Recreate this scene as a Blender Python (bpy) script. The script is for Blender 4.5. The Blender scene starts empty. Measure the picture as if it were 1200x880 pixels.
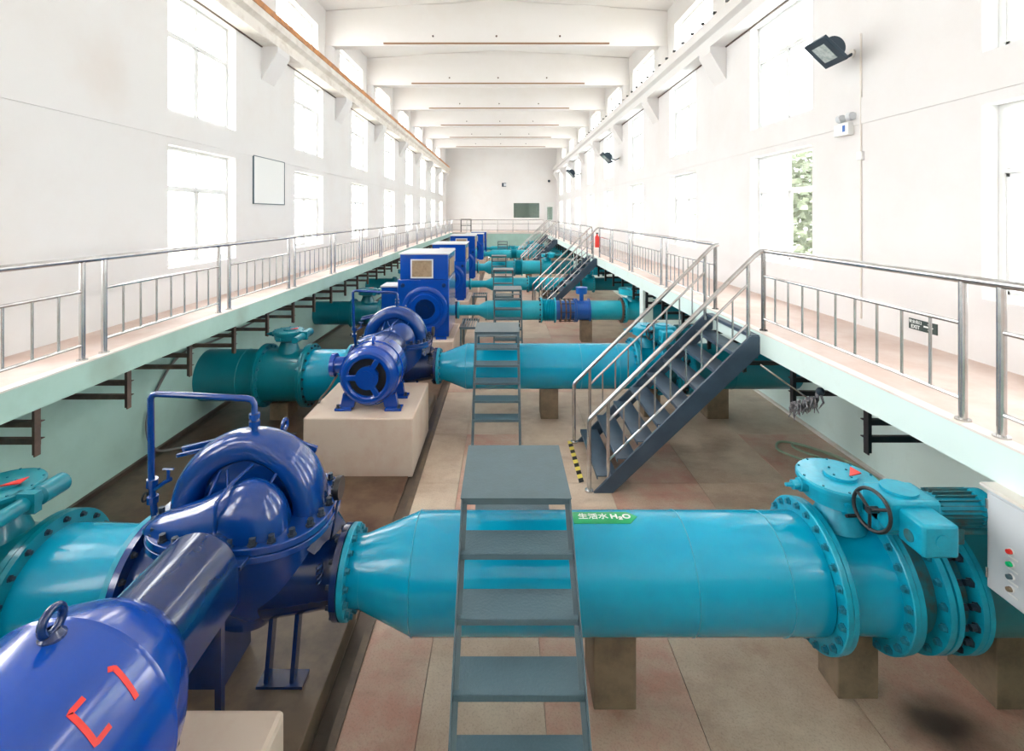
import bpy, bmesh, math, random
from math import pi, sin, cos, radians as R
from mathutils import Vector, Matrix

random.seed(7)
SC = bpy.context.scene
COL = SC.collection

# ------------------------------------------------------------------ camera
cam_d = bpy.data.cameras.new('camera'); cam = bpy.data.objects.new('camera', cam_d); COL.objects.link(cam)
cam.location = (0, 0, 3.62); cam.rotation_euler = (R(90), 0, 0)
cam_d.sensor_width = 36; cam_d.lens = 17.1; cam_d.shift_x = 0.00833; cam_d.shift_y = -0.1575
cam_d.clip_start = 0.05; cam_d.clip_end = 300
SC.camera = cam
# ------------------------------------------------------------------ world, light, exposure
W = bpy.data.worlds.new('overcast_sky'); SC.world = W; W.use_nodes = True
bgn = W.node_tree.nodes['Background']
bgn.inputs[0].default_value = (0.97, 0.98, 1.0, 1); bgn.inputs[1].default_value = 5.0
SC.view_settings.view_transform = 'Standard'; SC.view_settings.look = 'None'
SC.view_settings.gamma = 1; SC.view_settings.use_curve_mapping = False
SC.view_settings.exposure = 1.68
SC.cycles.max_bounces = 14; SC.cycles.diffuse_bounces = 10; SC.cycles.transparent_max_bounces = 12

# ------------------------------------------------------------------ materials
def mat(name, col, rough=0.5, metal=0.0, var=None, vscale=3.0, vamt=(0.4, 0.65), bump=0.0, bscale=40, coat=0.0, spec=0.5, detail=6):
    m = bpy.data.materials.new(name); m.use_nodes = True
    nt = m.node_tree; b = nt.nodes['Principled BSDF']
    b.inputs['Base Color'].default_value = (*col, 1); b.inputs['Roughness'].default_value = rough
    b.inputs['Metallic'].default_value = metal; b.inputs['Coat Weight'].default_value = coat
    b.inputs['Coat Roughness'].default_value = 0.12; b.inputs['Specular IOR Level'].default_value = spec
    geo = nt.nodes.new('ShaderNodeNewGeometry')
    if var:
        n = nt.nodes.new('ShaderNodeTexNoise'); n.inputs['Scale'].default_value = vscale; n.inputs['Detail'].default_value = detail
        n.inputs['Roughness'].default_value = 0.65
        nt.links.new(geo.outputs['Position'], n.inputs['Vector'])
        r = nt.nodes.new('ShaderNodeMapRange'); r.inputs['From Min'].default_value = vamt[0]; r.inputs['From Max'].default_value = vamt[1]
        nt.links.new(n.outputs['Fac'], r.inputs['Value'])
        mx = nt.nodes.new('ShaderNodeMix'); mx.data_type = 'RGBA'
        mx.inputs['A'].default_value = (*col, 1); mx.inputs['B'].default_value = (*var, 1)
        nt.links.new(r.outputs['Result'], mx.inputs['Factor']); nt.links.new(mx.outputs['Result'], b.inputs['Base Color'])
        m['mix'] = mx.name
    if bump:
        n2 = nt.nodes.new('ShaderNodeTexNoise'); n2.inputs['Scale'].default_value = bscale; n2.inputs['Detail'].default_value = 4
        nt.links.new(geo.outputs['Position'], n2.inputs['Vector'])
        bp = nt.nodes.new('ShaderNodeBump'); bp.inputs['Strength'].default_value = bump; bp.inputs['Distance'].default_value = 0.01
        nt.links.new(n2.outputs['Fac'], bp.inputs['Height']); nt.links.new(bp.outputs['Normal'], b.inputs['Normal'])
    return m

def add_spot(m, centre, radius, col, amt=0.9):
    """a stain with a shape of its own, fixed to the floor"""
    nt = m.node_tree; b = nt.nodes['Principled BSDF']; src = b.inputs['Base Color'].links[0].from_socket
    geo = nt.nodes.new('ShaderNodeNewGeometry'); ds = nt.nodes.new('ShaderNodeVectorMath'); ds.operation = 'DISTANCE'
    n = nt.nodes.new('ShaderNodeTexNoise'); n.inputs['Scale'].default_value = 2.5
    nt.links.new(geo.outputs['Position'], n.inputs['Vector'])
    nt.links.new(geo.outputs['Position'], ds.inputs[0]); ds.inputs[1].default_value = centre
    ad = nt.nodes.new('ShaderNodeMath'); ad.operation = 'MULTIPLY_ADD'; ad.inputs[1].default_value = 0.5
    nt.links.new(n.outputs['Fac'], ad.inputs[0]); nt.links.new(ds.outputs['Value'], ad.inputs[2])
    r = nt.nodes.new('ShaderNodeMapRange'); r.interpolation_type = 'SMOOTHSTEP'
    r.inputs['From Min'].default_value = 0.25; r.inputs['From Max'].default_value = 0.25 + radius
    r.inputs['To Min'].default_value = amt; r.inputs['To Max'].default_value = 0
    nt.links.new(ad.outputs[0], r.inputs['Value'])
    mx = nt.nodes.new('ShaderNodeMix'); mx.data_type = 'RGBA'; mx.inputs['B'].default_value = (*col, 1)
    nt.links.new(r.outputs['Result'], mx.inputs['Factor']); nt.links.new(src, mx.inputs['A'])
    nt.links.new(mx.outputs['Result'], b.inputs['Base Color'])

WHITE = mat('white_plaster', (0.74, 0.73, 0.725), 0.85, var=(0.71, 0.68, 0.66), vscale=0.7, vamt=(0.45, 0.8), bump=0.12, bscale=9)
CEIL = mat('ceiling_plaster', (0.80, 0.78, 0.765), 0.9, var=(0.77, 0.74, 0.71), vscale=0.8, vamt=(0.45, 0.8), bump=0.1, bscale=8)
BEAMM = mat('crane_beam_plaster', (0.78, 0.74, 0.69), 0.85, var=(0.58, 0.52, 0.46), vscale=2.2, vamt=(0.45, 0.75), bump=0.2, bscale=12)
RAIL_O = mat('rusty_orange_rail', (0.62, 0.27, 0.09), 0.6, var=(0.35, 0.15, 0.07), vscale=8)
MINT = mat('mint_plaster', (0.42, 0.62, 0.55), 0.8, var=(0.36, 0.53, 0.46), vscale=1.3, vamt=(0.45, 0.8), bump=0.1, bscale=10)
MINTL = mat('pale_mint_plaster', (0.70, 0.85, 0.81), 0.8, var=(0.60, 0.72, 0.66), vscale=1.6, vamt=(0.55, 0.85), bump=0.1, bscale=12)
WALK = mat('walkway_screed', (0.60, 0.455, 0.395), 0.6, var=(0.70, 0.60, 0.55), vscale=1.5, vamt=(0.4, 0.7))
KERB = mat('walkway_kerb', (0.76, 0.72, 0.67), 0.7, var=(0.68, 0.58, 0.48), vscale=3, vamt=(0.5, 0.8))
PINK = mat('red_terrazzo', (0.52, 0.275, 0.21), 0.42, var=(0.54, 0.43, 0.33), vscale=1.3, vamt=(0.38, 0.64), bump=0.05, bscale=60, detail=9)
TAN = mat('cream_terrazzo', (0.60, 0.49, 0.38), 0.42, var=(0.42, 0.29, 0.21), vscale=1.2, vamt=(0.40, 0.68), bump=0.05, bscale=60, detail=9)
def add_dirt_shade(m, col, scale, lo, hi, amt, stretch=(1, 1, 1)):
    nt = m.node_tree; b = nt.nodes['Principled BSDF']; src = b.inputs['Base Color'].links[0].from_socket
    geo = nt.nodes.new('ShaderNodeNewGeometry'); mp = nt.nodes.new('ShaderNodeMapping'); mp.inputs['Scale'].default_value = stretch
    mp.inputs['Rotation'].default_value = (0, 0, 0.6)
    n = nt.nodes.new('ShaderNodeTexNoise'); n.inputs['Scale'].default_value = scale; n.inputs['Detail'].default_value = 8; n.inputs['Roughness'].default_value = 0.7
    nt.links.new(geo.outputs['Position'], mp.inputs['Vector']); nt.links.new(mp.outputs['Vector'], n.inputs['Vector'])
    r = nt.nodes.new('ShaderNodeMapRange'); r.inputs['From Min'].default_value = lo; r.inputs['From Max'].default_value = hi; r.inputs['To Max'].default_value = amt
    nt.links.new(n.outputs['Fac'], r.inputs['Value'])
    mx = nt.nodes.new('ShaderNodeMix'); mx.data_type = 'RGBA'; mx.inputs['B'].default_value = (*col, 1)
    nt.links.new(r.outputs['Result'], mx.inputs['Factor']); nt.links.new(src, mx.inputs['A']); nt.links.new(mx.outputs['Result'], b.inputs['Base Color'])
for m_ in (PINK, TAN):
    add_dirt_shade(m_, (0.22, 0.15, 0.105), 0.8, 0.5, 0.72, 0.6, (0.6, 1.6, 1)); add_dirt_shade(m_, (0.62, 0.50, 0.40), 2.2, 0.52, 0.7, 0.6); add_dirt_shade(m_, (0.22, 0.13, 0.10), 60, 0.5, 0.75, 0.6)  # first layer paints streaky floor shadow along with dirt; then pale patches, speckle
add_spot(WHITE, (-5.34, 6.5, 5.5), 0.7, (0.66, 0.58, 0.53), 0.4)
add_spot(MINT, (-4.32, 5.35, 1.95), 0.3, (0.27, 0.33, 0.27), 0.6); add_spot(MINT, (-4.32, 8.0, 1.95), 0.25, (0.30, 0.36, 0.29), 0.5)
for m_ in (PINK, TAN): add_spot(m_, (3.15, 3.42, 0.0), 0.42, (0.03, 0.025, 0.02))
JOINT = mat('floor_joint', (0.30, 0.21, 0.15), 0.7, var=(0.15, 0.10, 0.07), vscale=4)
MUD = mat('wet_brown_floor', (0.15, 0.095, 0.06), 0.3, var=(0.07, 0.032, 0.02), vscale=1.2, vamt=(0.42, 0.6), bump=0.08, bscale=18)
PLINTH = mat('stained_plinth', (0.17, 0.12, 0.08), 0.5, var=(0.09, 0.065, 0.05), vscale=3)
GUTTER = mat('gutter_dark', (0.06, 0.045, 0.035), 0.4, var=(0.10, 0.07, 0.05), vscale=3)
CONC = mat('painted_concrete_base', (0.60, 0.49, 0.40), 0.7, var=(0.54, 0.36, 0.28), vscale=1.7, vamt=(0.45, 0.75), bump=0.15, bscale=30)
CONC2 = mat('support_block_concrete', (0.27, 0.20, 0.13), 0.75, var=(0.17, 0.12, 0.08), vscale=4, bump=0.2, bscale=30)
CYAN = mat('cyan_pipe_paint', (0.0, 0.35, 0.54), 0.2, var=(0.0, 0.31, 0.50), vscale=1.5, coat=0.3, spec=0.4, bump=0.03, bscale=14)
CYANF = mat('cyan_paint_far_haze', (0.01, 0.46, 0.60), 0.3, var=(0.0, 0.40, 0.54), vscale=3, coat=0.4)  # pipe cyan made paler for far rows, standing in for haze and glow
CYANB = mat('cyan_flange_paint', (0.0, 0.36, 0.52), 0.38, var=(0.0, 0.28, 0.42), vscale=9, coat=0.15, bump=0.1, bscale=35)
TEAL = mat('teal_suction_paint', (0.0, 0.22, 0.29), 0.3, var=(0.0, 0.19, 0.26), vscale=1.5, coat=0.4, bump=0.03, bscale=14)
RUSTY = mat('dirty_teal', (0.015, 0.17, 0.21), 0.6, var=(0.08, 0.085, 0.07), vscale=9, vamt=(0.45, 0.68))
BLUE = mat('cobalt_blue_enamel', (0.001, 0.042, 0.235), 0.16, var=(0.001, 0.036, 0.20), vscale=2.5, coat=0.7, bump=0.05, bscale=9)
NAVY = mat('navy_blue_enamel', (0.001, 0.020, 0.11), 0.18, var=(0.001, 0.016, 0.08), vscale=3, coat=0.6, bump=0.05, bscale=9)
MIDB = mat('motor_blue_enamel', (0.001, 0.055, 0.36), 0.16, var=(0.001, 0.047, 0.31), vscale=2, coat=0.5, bump=0.04, bscale=9)
AZURE = mat('azure_paint', (0.0, 0.09, 0.42), 0.35, var=(0.0, 0.12, 0.45), vscale=5, coat=0.3)
BLACK = mat('black_steel', (0.012, 0.012, 0.014), 0.4)
DARKB = mat('dark_bolt', (0.03, 0.045, 0.07), 0.4, metal=0.3)
BOLTC = mat('painted_bolt_cyan', (0.01, 0.18, 0.26), 0.45)
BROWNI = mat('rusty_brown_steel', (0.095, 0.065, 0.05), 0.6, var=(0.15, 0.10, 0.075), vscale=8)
STEEL = mat('brushed_stainless', (0.62, 0.62, 0.62), 0.24, metal=0.9, var=(0.52, 0.50, 0.48), vscale=6)
LADDER = mat('grey_green_step_paint', (0.08, 0.13, 0.155), 0.3, var=(0.07, 0.115, 0.135), vscale=6, coat=0.1, bump=0.1, bscale=60)
STAIRM = mat('slate_blue_stair_paint', (0.05, 0.085, 0.13), 0.38, var=(0.04, 0.065, 0.10), vscale=4, coat=0.1)
RED = mat('red_paint', (0.75, 0.03, 0.02), 0.4)
GREEN = mat('green_sign', (0.0, 0.36, 0.12), 0.4)
SIGNW = mat('white_lettering', (0.85, 0.9, 0.88), 0.5)
SIGNK = mat('dark_exit_sign', (0.03, 0.055, 0.05), 0.4)
GREYB = mat('light_grey_cabinet', (0.60, 0.63, 0.66), 0.4)
UPVC = mat('white_window_frame', (0.74, 0.75, 0.74), 0.35)
LAMPH = mat('floodlight_housing', (0.035, 0.06, 0.085), 0.4, metal=0.3)
GREENL = mat('green_button', (0.0, 0.55, 0.18), 0.3)
YEL = mat('yellow_tape', (0.75, 0.62, 0.10), 0.5)
HOSEG = mat('green_hose', (0.28, 0.38, 0.27), 0.5)
HOSEK = mat('grey_hose', (0.16, 0.15, 0.14), 0.55)
MOPG = mat('grey_mop_rag', (0.30, 0.29, 0.30), 0.9, var=(0.08, 0.08, 0.10), vscale=30)
LOUV = mat('tan_louvre', (0.34, 0.24, 0.15), 0.5, var=(0.24, 0.16, 0.09), vscale=10)
YELP = mat('ochre_pipe_paint', (0.30, 0.20, 0.08), 0.5)
LEAF = mat('outdoor_leaves', (0.11, 0.14, 0.085), 0.7, var=(0.24, 0.26, 0.2), vscale=6)
BARK = mat('bark', (0.12, 0.09, 0.06), 0.8)
GRND = mat('outdoor_ground', (0.50, 0.48, 0.42), 0.9, var=(0.36, 0.38, 0.28), vscale=0.8)
ROOMG = mat('control_room_plaster', (0.62, 0.68, 0.64), 0.8)
BLINDG = mat('added_blind_grey_green', (0.26, 0.36, 0.33), 0.8, var=(0.2, 0.28, 0.26), vscale=6)
STRIPB = mat('rust_stained_strip', (0.32, 0.19, 0.11), 0.8)
TREADM = mat('chequer_plate', (0.085, 0.14, 0.17), 0.4, var=(0.09, 0.15, 0.18), vscale=5, bump=0.5, bscale=55)

def glass(name, tint, gloss=0.1):
    m = bpy.data.materials.new(name); m.use_nodes = True; nt = m.node_tree; nt.nodes.clear()
    o = nt.nodes.new('ShaderNodeOutputMaterial'); t = nt.nodes.new('ShaderNodeBsdfTransparent'); t.inputs[0].default_value = (*tint, 1)
    g = nt.nodes.new('ShaderNodeBsdfGlossy'); g.inputs['Roughness'].default_value = 0.03
    x = nt.nodes.new('ShaderNodeMixShader'); x.inputs[0].default_value = gloss
    nt.links.new(t.outputs[0], x.inputs[1]); nt.links.new(g.outputs[0], x.inputs[2]); nt.links.new(x.outputs[0], o.inputs[0])
    return m
PANE = glass('clear_pane', (0.97, 0.97, 0.965), 0.05)
PANEG = glass('greenish_pane', (0.62, 0.72, 0.67), 0.12)
def film():
    m = bpy.data.materials.new('white_film_pane'); m.use_nodes = True; nt = m.node_tree; nt.nodes.clear()
    o = nt.nodes.new('ShaderNodeOutputMaterial'); t = nt.nodes.new('ShaderNodeBsdfTranslucent'); t.inputs[0].default_value = (0.9, 0.94, 0.94, 1)
    d = nt.nodes.new('ShaderNodeBsdfDiffuse'); d.inputs[0].default_value = (0.8, 0.84, 0.84, 1)
    x = nt.nodes.new('ShaderNodeMixShader'); x.inputs[0].default_value = 0.3
    nt.links.new(t.outputs[0], x.inputs[1]); nt.links.new(d.outputs[0], x.inputs[2]); nt.links.new(x.outputs[0], o.inputs[0])
    return m
FILM = film()

# ------------------------------------------------------------------ mesh helper
WLOC = {}
def wl(o): return WLOC.get(o.name, Vector((0, 0, 0)))

class MB:
    def __init__(s): s.v = []; s.f = []
    def add(s, vs, fs):
        n = len(s.v); s.v += [tuple(v) for v in vs]; s.f += [tuple(i + n for i in f) for f in fs]; return s
    def box(s, x0, x1, y0, y1, z0, z1):
        return s.add([(x0, y0, z0), (x1, y0, z0), (x1, y1, z0), (x0, y1, z0), (x0, y0, z1), (x1, y0, z1), (x1, y1, z1), (x0, y1, z1)],
                     [(0, 3, 2, 1), (4, 5, 6, 7), (0, 1, 5, 4), (1, 2, 6, 5), (2, 3, 7, 6), (3, 0, 4, 7)])
    def obox(s, c, sz, rot=None):
        m = rot if rot is not None else Matrix.Identity(3)
        vs = [Vector(c) + m @ Vector((a * sz[0] / 2, b * sz[1] / 2, d * sz[2] / 2)) for a, b, d in
              ((-1, -1, -1), (1, -1, -1), (1, 1, -1), (-1, 1, -1), (-1, -1, 1), (1, -1, 1), (1, 1, 1), (-1, 1, 1))]
        return s.add(vs, [(0, 3, 2, 1), (4, 5, 6, 7), (0, 1, 5, 4), (1, 2, 6, 5), (2, 3, 7, 6), (3, 0, 4, 7)])
    def bar(s, a, b, w, h, up=(0, 0, 1)):
        a, b = Vector(a), Vector(b); d = b - a; l = d.length; d.normalize(); u = Vector(up)
        if abs(d.dot(u)) > 0.98: u = Vector((0, 1, 0))
        x = d.cross(u).normalized(); z = x.cross(d)
        m = Matrix((x, d, z)).transposed()
        return s.obox((a + b) / 2, (w, l, h), m)
    def prism(s, pts, axis, a0, a1):
        """pts 2D polygon extruded along axis between a0 and a1; axis 0: pts=(y,z), 1: (x,z), 2: (x,y)"""
        def P(p, a):
            return (a, p[0], p[1]) if axis == 0 else (p[0], a, p[1]) if axis == 1 else (p[0], p[1], a)
        n = len(pts); vs = [P(p, a0) for p in pts] + [P(p, a1) for p in pts]
        fs = [tuple(range(n))[::-1], tuple(range(n, 2 * n))] + [(i, (i + 1) % n, (i + 1) % n + n, i + n) for i in range(n)]
        return s.add(vs, fs)
    def tube(s, pts, r, seg=10, cap=True):
        pts = [Vector(p) for p in pts]; n = len(pts); rr = r if isinstance(r, (list, tuple)) else [r] * n
        t0 = (pts[1] - pts[0]).normalized(); u = Vector((0, 0, 1)) if abs(t0.z) < 0.9 else Vector((1, 0, 0))
        nrm = t0.cross(u).normalized(); vs = []; fs = []
        for i, p in enumerate(pts):
            if i == 0: t = pts[1] - pts[0]
            elif i == n - 1: t = pts[-1] - pts[-2]
            else: t = (pts[i + 1] - p).normalized() + (p - pts[i - 1]).normalized()
            t = t.normalized(); nrm = (nrm - t * nrm.dot(t)).normalized(); bn = t.cross(nrm)
            for k in range(seg):
                a = 2 * pi * k / seg; vs.append(p + (nrm * cos(a) + bn * sin(a)) * rr[i])
        for i in range(n - 1):
            for k in range(seg):
                k2 = (k + 1) % seg; fs.append((i * seg + k, i * seg + k2, (i + 1) * seg + k2, (i + 1) * seg + k))
        if cap: fs += [tuple(range(seg))[::-1], tuple(range((n - 1) * seg, n * seg))]
        return s.add(vs, fs)
    def lathe(s, prof, o, axis='X', seg=48, a0=0, a1=2 * pi):
        """prof: list of (position along axis, radius)"""
        o = Vector(o); vs = []; fs = []; full = abs(a1 - a0 - 2 * pi) < 1e-6; m = seg if full else seg + 1
        for a, r in prof:
            for k in range(m):
                t = a0 + (a1 - a0) * k / seg; c, d = r * cos(t), r * sin(t)
                vs.append(o + Vector((a, c, d) if axis == 'X' else (d, a, c) if axis == 'Y' else (c, d, a)))
        for i in range(len(prof) - 1):
            for k in range(seg):
                k2 = (k + 1) % m; fs.append((i * m + k, (i + 1) * m + k, (i + 1) * m + k2, i * m + k2))
        return s.add(vs, fs)
    def disc(s, x0, x1, r, o, axis='X', seg=48, rin=0.0):
        if rin: return s.lathe([(x0, rin), (x0, r), (x1, r), (x1, rin)], o, axis, seg)
        return s.lathe([(x0, 0.0001), (x0, r), (x1, r), (x1, 0.0001)], o, axis, seg)
    def ring(s, x, r, t, o, axis='X', seg=48):
        return s.lathe([(x - t, r), (x - t * .6, r + t * .7), (x, r + t), (x + t * .6, r + t * .7), (x + t, r)], o, axis, seg)
    def torus(s, c, r, t, axis='X', seg=24, ts=8):
        c = Vector(c); vs = []; fs = []
        for i in range(seg):
            a = 2 * pi * i / seg
            for k in range(ts):
                b = 2 * pi * k / ts; q = r + t * cos(b); h = t * sin(b)
                p = Vector((h, q * cos(a), q * sin(a))) if axis == 'X' else Vector((q * sin(a), h, q * cos(a))) if axis == 'Y' else Vector((q * cos(a), q * sin(a), h))
                vs.append(c + p)
        for i in range(seg):
            for k in range(ts):
                fs.append((i * ts + k, ((i + 1) % seg) * ts + k, ((i + 1) % seg) * ts + (k + 1) % ts, i * ts + (k + 1) % ts))
        return s.add(vs, fs)
    def ell(s, c, r, u=28, v=14, z0=-1.0):
        """ellipsoid, cut below at z0 (unit sphere)"""
        c = Vector(c); vs = []; fs = []; t0 = math.asin(max(-1, z0))
        for j in range(v + 1):
            t = t0 + (pi / 2 - t0) * j / v
            for i in range(u):
                a = 2 * pi * i / u; vs.append(c + Vector((r[0] * cos(t) * cos(a), r[1] * cos(t) * sin(a), r[2] * sin(t))))
        for j in range(v):
            for i in range(u):
                i2 = (i + 1) % u; fs.append((j * u + i, j * u + i2, (j + 1) * u + i2, (j + 1) * u + i))
        return s.add(vs, fs)
    def loft(s, rings, cap=True):
        n = len(rings[0]); vs = [p for r in rings for p in r]; fs = []
        for j in range(len(rings) - 1):
            for i in range(n):
                i2 = (i + 1) % n; fs.append((j * n + i, j * n + i2, (j + 1) * n + i2, (j + 1) * n + i))
        if cap: fs += [tuple(range(n))[::-1], tuple(range((len(rings) - 1) * n, len(rings) * n))]
        return s.add(vs, fs)
    def build(s, name, m, parent=None, loc=None, bevel=0, ang=35, smooth=True, kind=None, label=None):
        base = wl(parent) if parent else Vector((0, 0, 0))
        if loc is not None: base = Vector(loc)
        me = bpy.data.meshes.new(name); me.from_pydata([tuple(Vector(v) - base) for v in s.v], [], s.f)
        bm = bmesh.new(); bm.from_mesh(me); bmesh.ops.remove_doubles(bm, verts=bm.verts, dist=0.00002)
        bmesh.ops.recalc_face_normals(bm, faces=bm.faces); bm.to_mesh(me); bm.free()
        me.materials.append(m)
        if smooth:
            me.polygons.foreach_set('use_smooth', [True] * len(me.polygons)); me.set_sharp_from_angle(angle=R(ang))
        o = bpy.data.objects.new(name, me); COL.objects.link(o)
        if parent:
            o.parent = parent; o.location = base - wl(parent) if loc is not None else (0, 0, 0)
        else: o.location = base
        WLOC[o.name] = base
        if bevel:
            b = o.modifiers.new('bevel', 'BEVEL'); b.width = bevel; b.segments = 2; b.limit_method = 'ANGLE'; b.angle_limit = R(40)
        if kind: o['kind'] = kind
        if label: o['label'] = label
        return o

def inst(name, me, parent, loc, rot=None):
    o = bpy.data.objects.new(name, me); COL.objects.link(o); o.parent = parent
    o.location = Vector(loc) - wl(parent)
    if rot is not None: o.rotation_euler = rot
    return o
def thing(name, label, cat, loc=(0, 0, 0), group=None):
    o = bpy.data.objects.new(name, None); COL.objects.link(o); o.location = loc; o.empty_display_size = 0.2
    WLOC[o.name] = Vector(loc); o['label'] = label; o['category'] = cat
    if group: o['group'] = group
    return o
def tag(o, label, cat, group=None):
    o['label'] = label; o['category'] = cat
    if group: o['group'] = group
    return o
def copy_tree(o, parent=None, label=None, loc=None, scale=None):
    c = o.copy(); COL.objects.link(c); c.parent = parent
    if label: c['label'] = label
    if loc: c.location = loc; WLOC[c.name] = Vector(loc)
    if scale: c.scale = scale
    for ch in list(o.children): copy_tree(ch, c)
    return c

def spline(pts, n=8):
    P = [Vector(p) for p in pts]; P = [P[0]] + P + [P[-1]]; out = []
    for i in range(1, len(P) - 2):
        for k in range(n):
            t = k / n; a, b_, c, d = P[i - 1], P[i], P[i + 1], P[i + 2]
            out.append(.5 * ((2 * b_) + (-a + c) * t + (2 * a - 5 * b_ + 4 * c - d) * t * t + (-a + 3 * b_ - 3 * c + d) * t ** 3))
    out.append(P[-2]); return out
# shared small meshes
def mk_mesh(mb, m, name):
    me = bpy.data.meshes.new(name); me.from_pydata(mb.v, [], mb.f); me.materials.append(m)
    return me
def hexb(m, r=0.02, h=0.03):
    b = MB(); b.lathe([(0, r * 1.45), (h * .25, r * 1.45), (h * .25, r), (h, r), (h, 0.0005)], (0, 0, 0), 'Z', 6)
    return mk_mesh(b, m, 'bolt')
BOLT_S = hexb(BOLTC, 0.009, 0.014)
BOLT_C, BOLT_K, BOLT_B, BOLT_K2 = hexb(BOLTC), hexb(DARKB, 0.017), hexb(BLUE, 0.016), hexb(DARKB, 0.022, 0.05)
def bolts_x(parent, x, y, z, r, n, me, d=1, name='bolt'):
    rot = (0, d * pi / 2, 0)
    for k in range(n):
        a = 2 * pi * (k + .5) / n; inst(name, me, parent, (x, y + r * cos(a), z + r * sin(a)), rot)
def bolts_stuff(parent, x, y, z, r, n, m, d=1, s=0.02):
    b = MB()
    for k in range(n):
        a = 2 * pi * (k + .5) / n; c = Vector((x, y + r * cos(a), z + r * sin(a))); b.obox(c + Vector((d * s * .6, 0, 0)), (s * 1.4, s * 1.4, s * 1.4))
    b.build('bolt_ring', m, parent, kind='stuff')

# ------------------------------------------------------------------ structure
XL, XR, XRB = -5.34, 4.92, 5.2      # left wall, right wall, right basement wall
Y0, Y1 = -3.0, 45.0; ZW = 2.09; T = 0.28
SEG = 4.7
WY = [(3.05 + SEG * i, 5.0 + SEG * i) for i in range(-1, 9)]
WY = [(a, b) for a, b in WY if b < 44 and a > -2.5]
WZ = [(2.75, 4.74), (5.28, 7.3)]
CY = [(11.45 + 4.45 * i, 14.0 + 4.45 * i) for i in range(-3, 7)]
CZ = (8.15, 9.08)

def wall_x(name, xa, xb, holes, z0, z1, m):
    """a wall slab between xa and xb with window openings (y0,y1,z0,z1)"""
    ys = sorted({Y0, Y1, *[h[0] for h in holes], *[h[1] for h in holes]}); zs = sorted({z0, z1, *[h[2] for h in holes], *[h[3] for h in holes]})
    b = MB()
    def solid(i, j):
        if i < 0 or j < 0 or i >= len(ys) - 1 or j >= len(zs) - 1: return False
        yc, zc = (ys[i] + ys[i + 1]) / 2, (zs[j] + zs[j + 1]) / 2
        return not any(h[0] < yc < h[1] and h[2] < zc < h[3] for h in holes)
    for i in range(len(ys) - 1):
        for j in range(len(zs) - 1):
            if not solid(i, j): continue
            a, c, d, e = ys[i], ys[i + 1], zs[j], zs[j + 1]
            for x in (xa, xb): b.add([(x, a, d), (x, c, d), (x, c, e), (x, a, e)], [(0, 1, 2, 3)])
            if not solid(i - 1, j): b.add([(xa, a, d), (xb, a, d), (xb, a, e), (xa, a, e)], [(0, 1, 2, 3)])
            if not solid(i + 1, j): b.add([(xa, c, d), (xb, c, d), (xb, c, e), (xa, c, e)], [(0, 1, 2, 3)])
            if not solid(i, j - 1): b.add([(xa, a, d), (xb, a, d), (xb, c, d), (xa, c, d)], [(0, 1, 2, 3)])
            if not solid(i, j + 1): b.add([(xa, a, e), (xb, a, e), (xb, c, e), (xa, c, e)], [(0, 1, 2, 3)])
    return b.build(name, m, smooth=False, kind='structure')

holes = [(a, b, c, d) for a, b in WY for c, d in WZ] + [(a, b, *CZ) for a, b in CY]
wallL = wall_x('wall_left', XL - 0.32, XL, holes, ZW - T, 10.4, WHITE)
wallR = wall_x('wall_right', XR, XR + 0.32, holes, ZW - T, 10.4, WHITE)
# pilasters and corbels on both walls
for par, x, sg in ((wallL, XL, 1), (wallR, XR, -1)):
    for i in range(9):
        yc = 6.35 + SEG * i - .02
        xf = x + sg * 0.36; zt = 7.32
        b = MB(); b.prism([(x - sg * .01, zt), (xf, zt), (xf, zt - .12), (x - sg * .01, zt - .75)], 1, yc - .3, yc + .3)
        b.build('corbel', WHITE, par, smooth=False)
        pass
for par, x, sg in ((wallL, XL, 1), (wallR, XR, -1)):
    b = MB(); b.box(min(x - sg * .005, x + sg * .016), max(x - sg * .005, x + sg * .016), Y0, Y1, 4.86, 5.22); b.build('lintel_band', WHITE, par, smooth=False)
    b = MB(); b.box(min(x - sg * .005, x + sg * .03), max(x - sg * .005, x + sg * .03), Y0, Y1, 7.30, 7.32); b.build('beam_joint_shadow', BROWNI, par, smooth=False)  # brown strip paints the shadow gap, and stain, where beam meets wall
# crane beams
for nm, x, sg in (('trim_crane_beam_left', XL, 1), ('trim_crane_beam_right', XR, -1)):
    f = x + sg * 0.36
    b = MB(); w = f - sg * .1
    b.prism([(x, 7.32), (f, 7.32), (f, 7.46), (w, 7.5), (w, 7.62), (f + sg * .02, 7.68), (f + sg * .02, 7.9), (x, 7.9)], 1, Y0, Y1)
    o = b.build(nm, BEAMM if sg > 0 else WHITE, smooth=False, kind='structure')
    b = MB(); b.box(min(f - sg * .12, f - sg * .04), max(f - sg * .12, f - sg * .04), Y0, Y1 - .5, 7.9, 7.97)
    b.build('crane_rail', RAIL_O if sg > 0 else KERB, o, smooth=False)
    if sg > 0:
        b = MB(); b.box(f + .005, f + .04, Y0, Y1 - .5, 7.85, 7.98); b.build('rust_edge', RAIL_O, o, smooth=False)
    cl = MB(); cl.box(-.035, .035, -.03, .03, 0, .05); me = mk_mesh(cl, BLACK, 'rail_clip')
    k = 5.0
    while k < 30:
        inst('rail_clip', me, o, (f - sg * .03, k, 7.97)); k += 0.62
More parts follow.
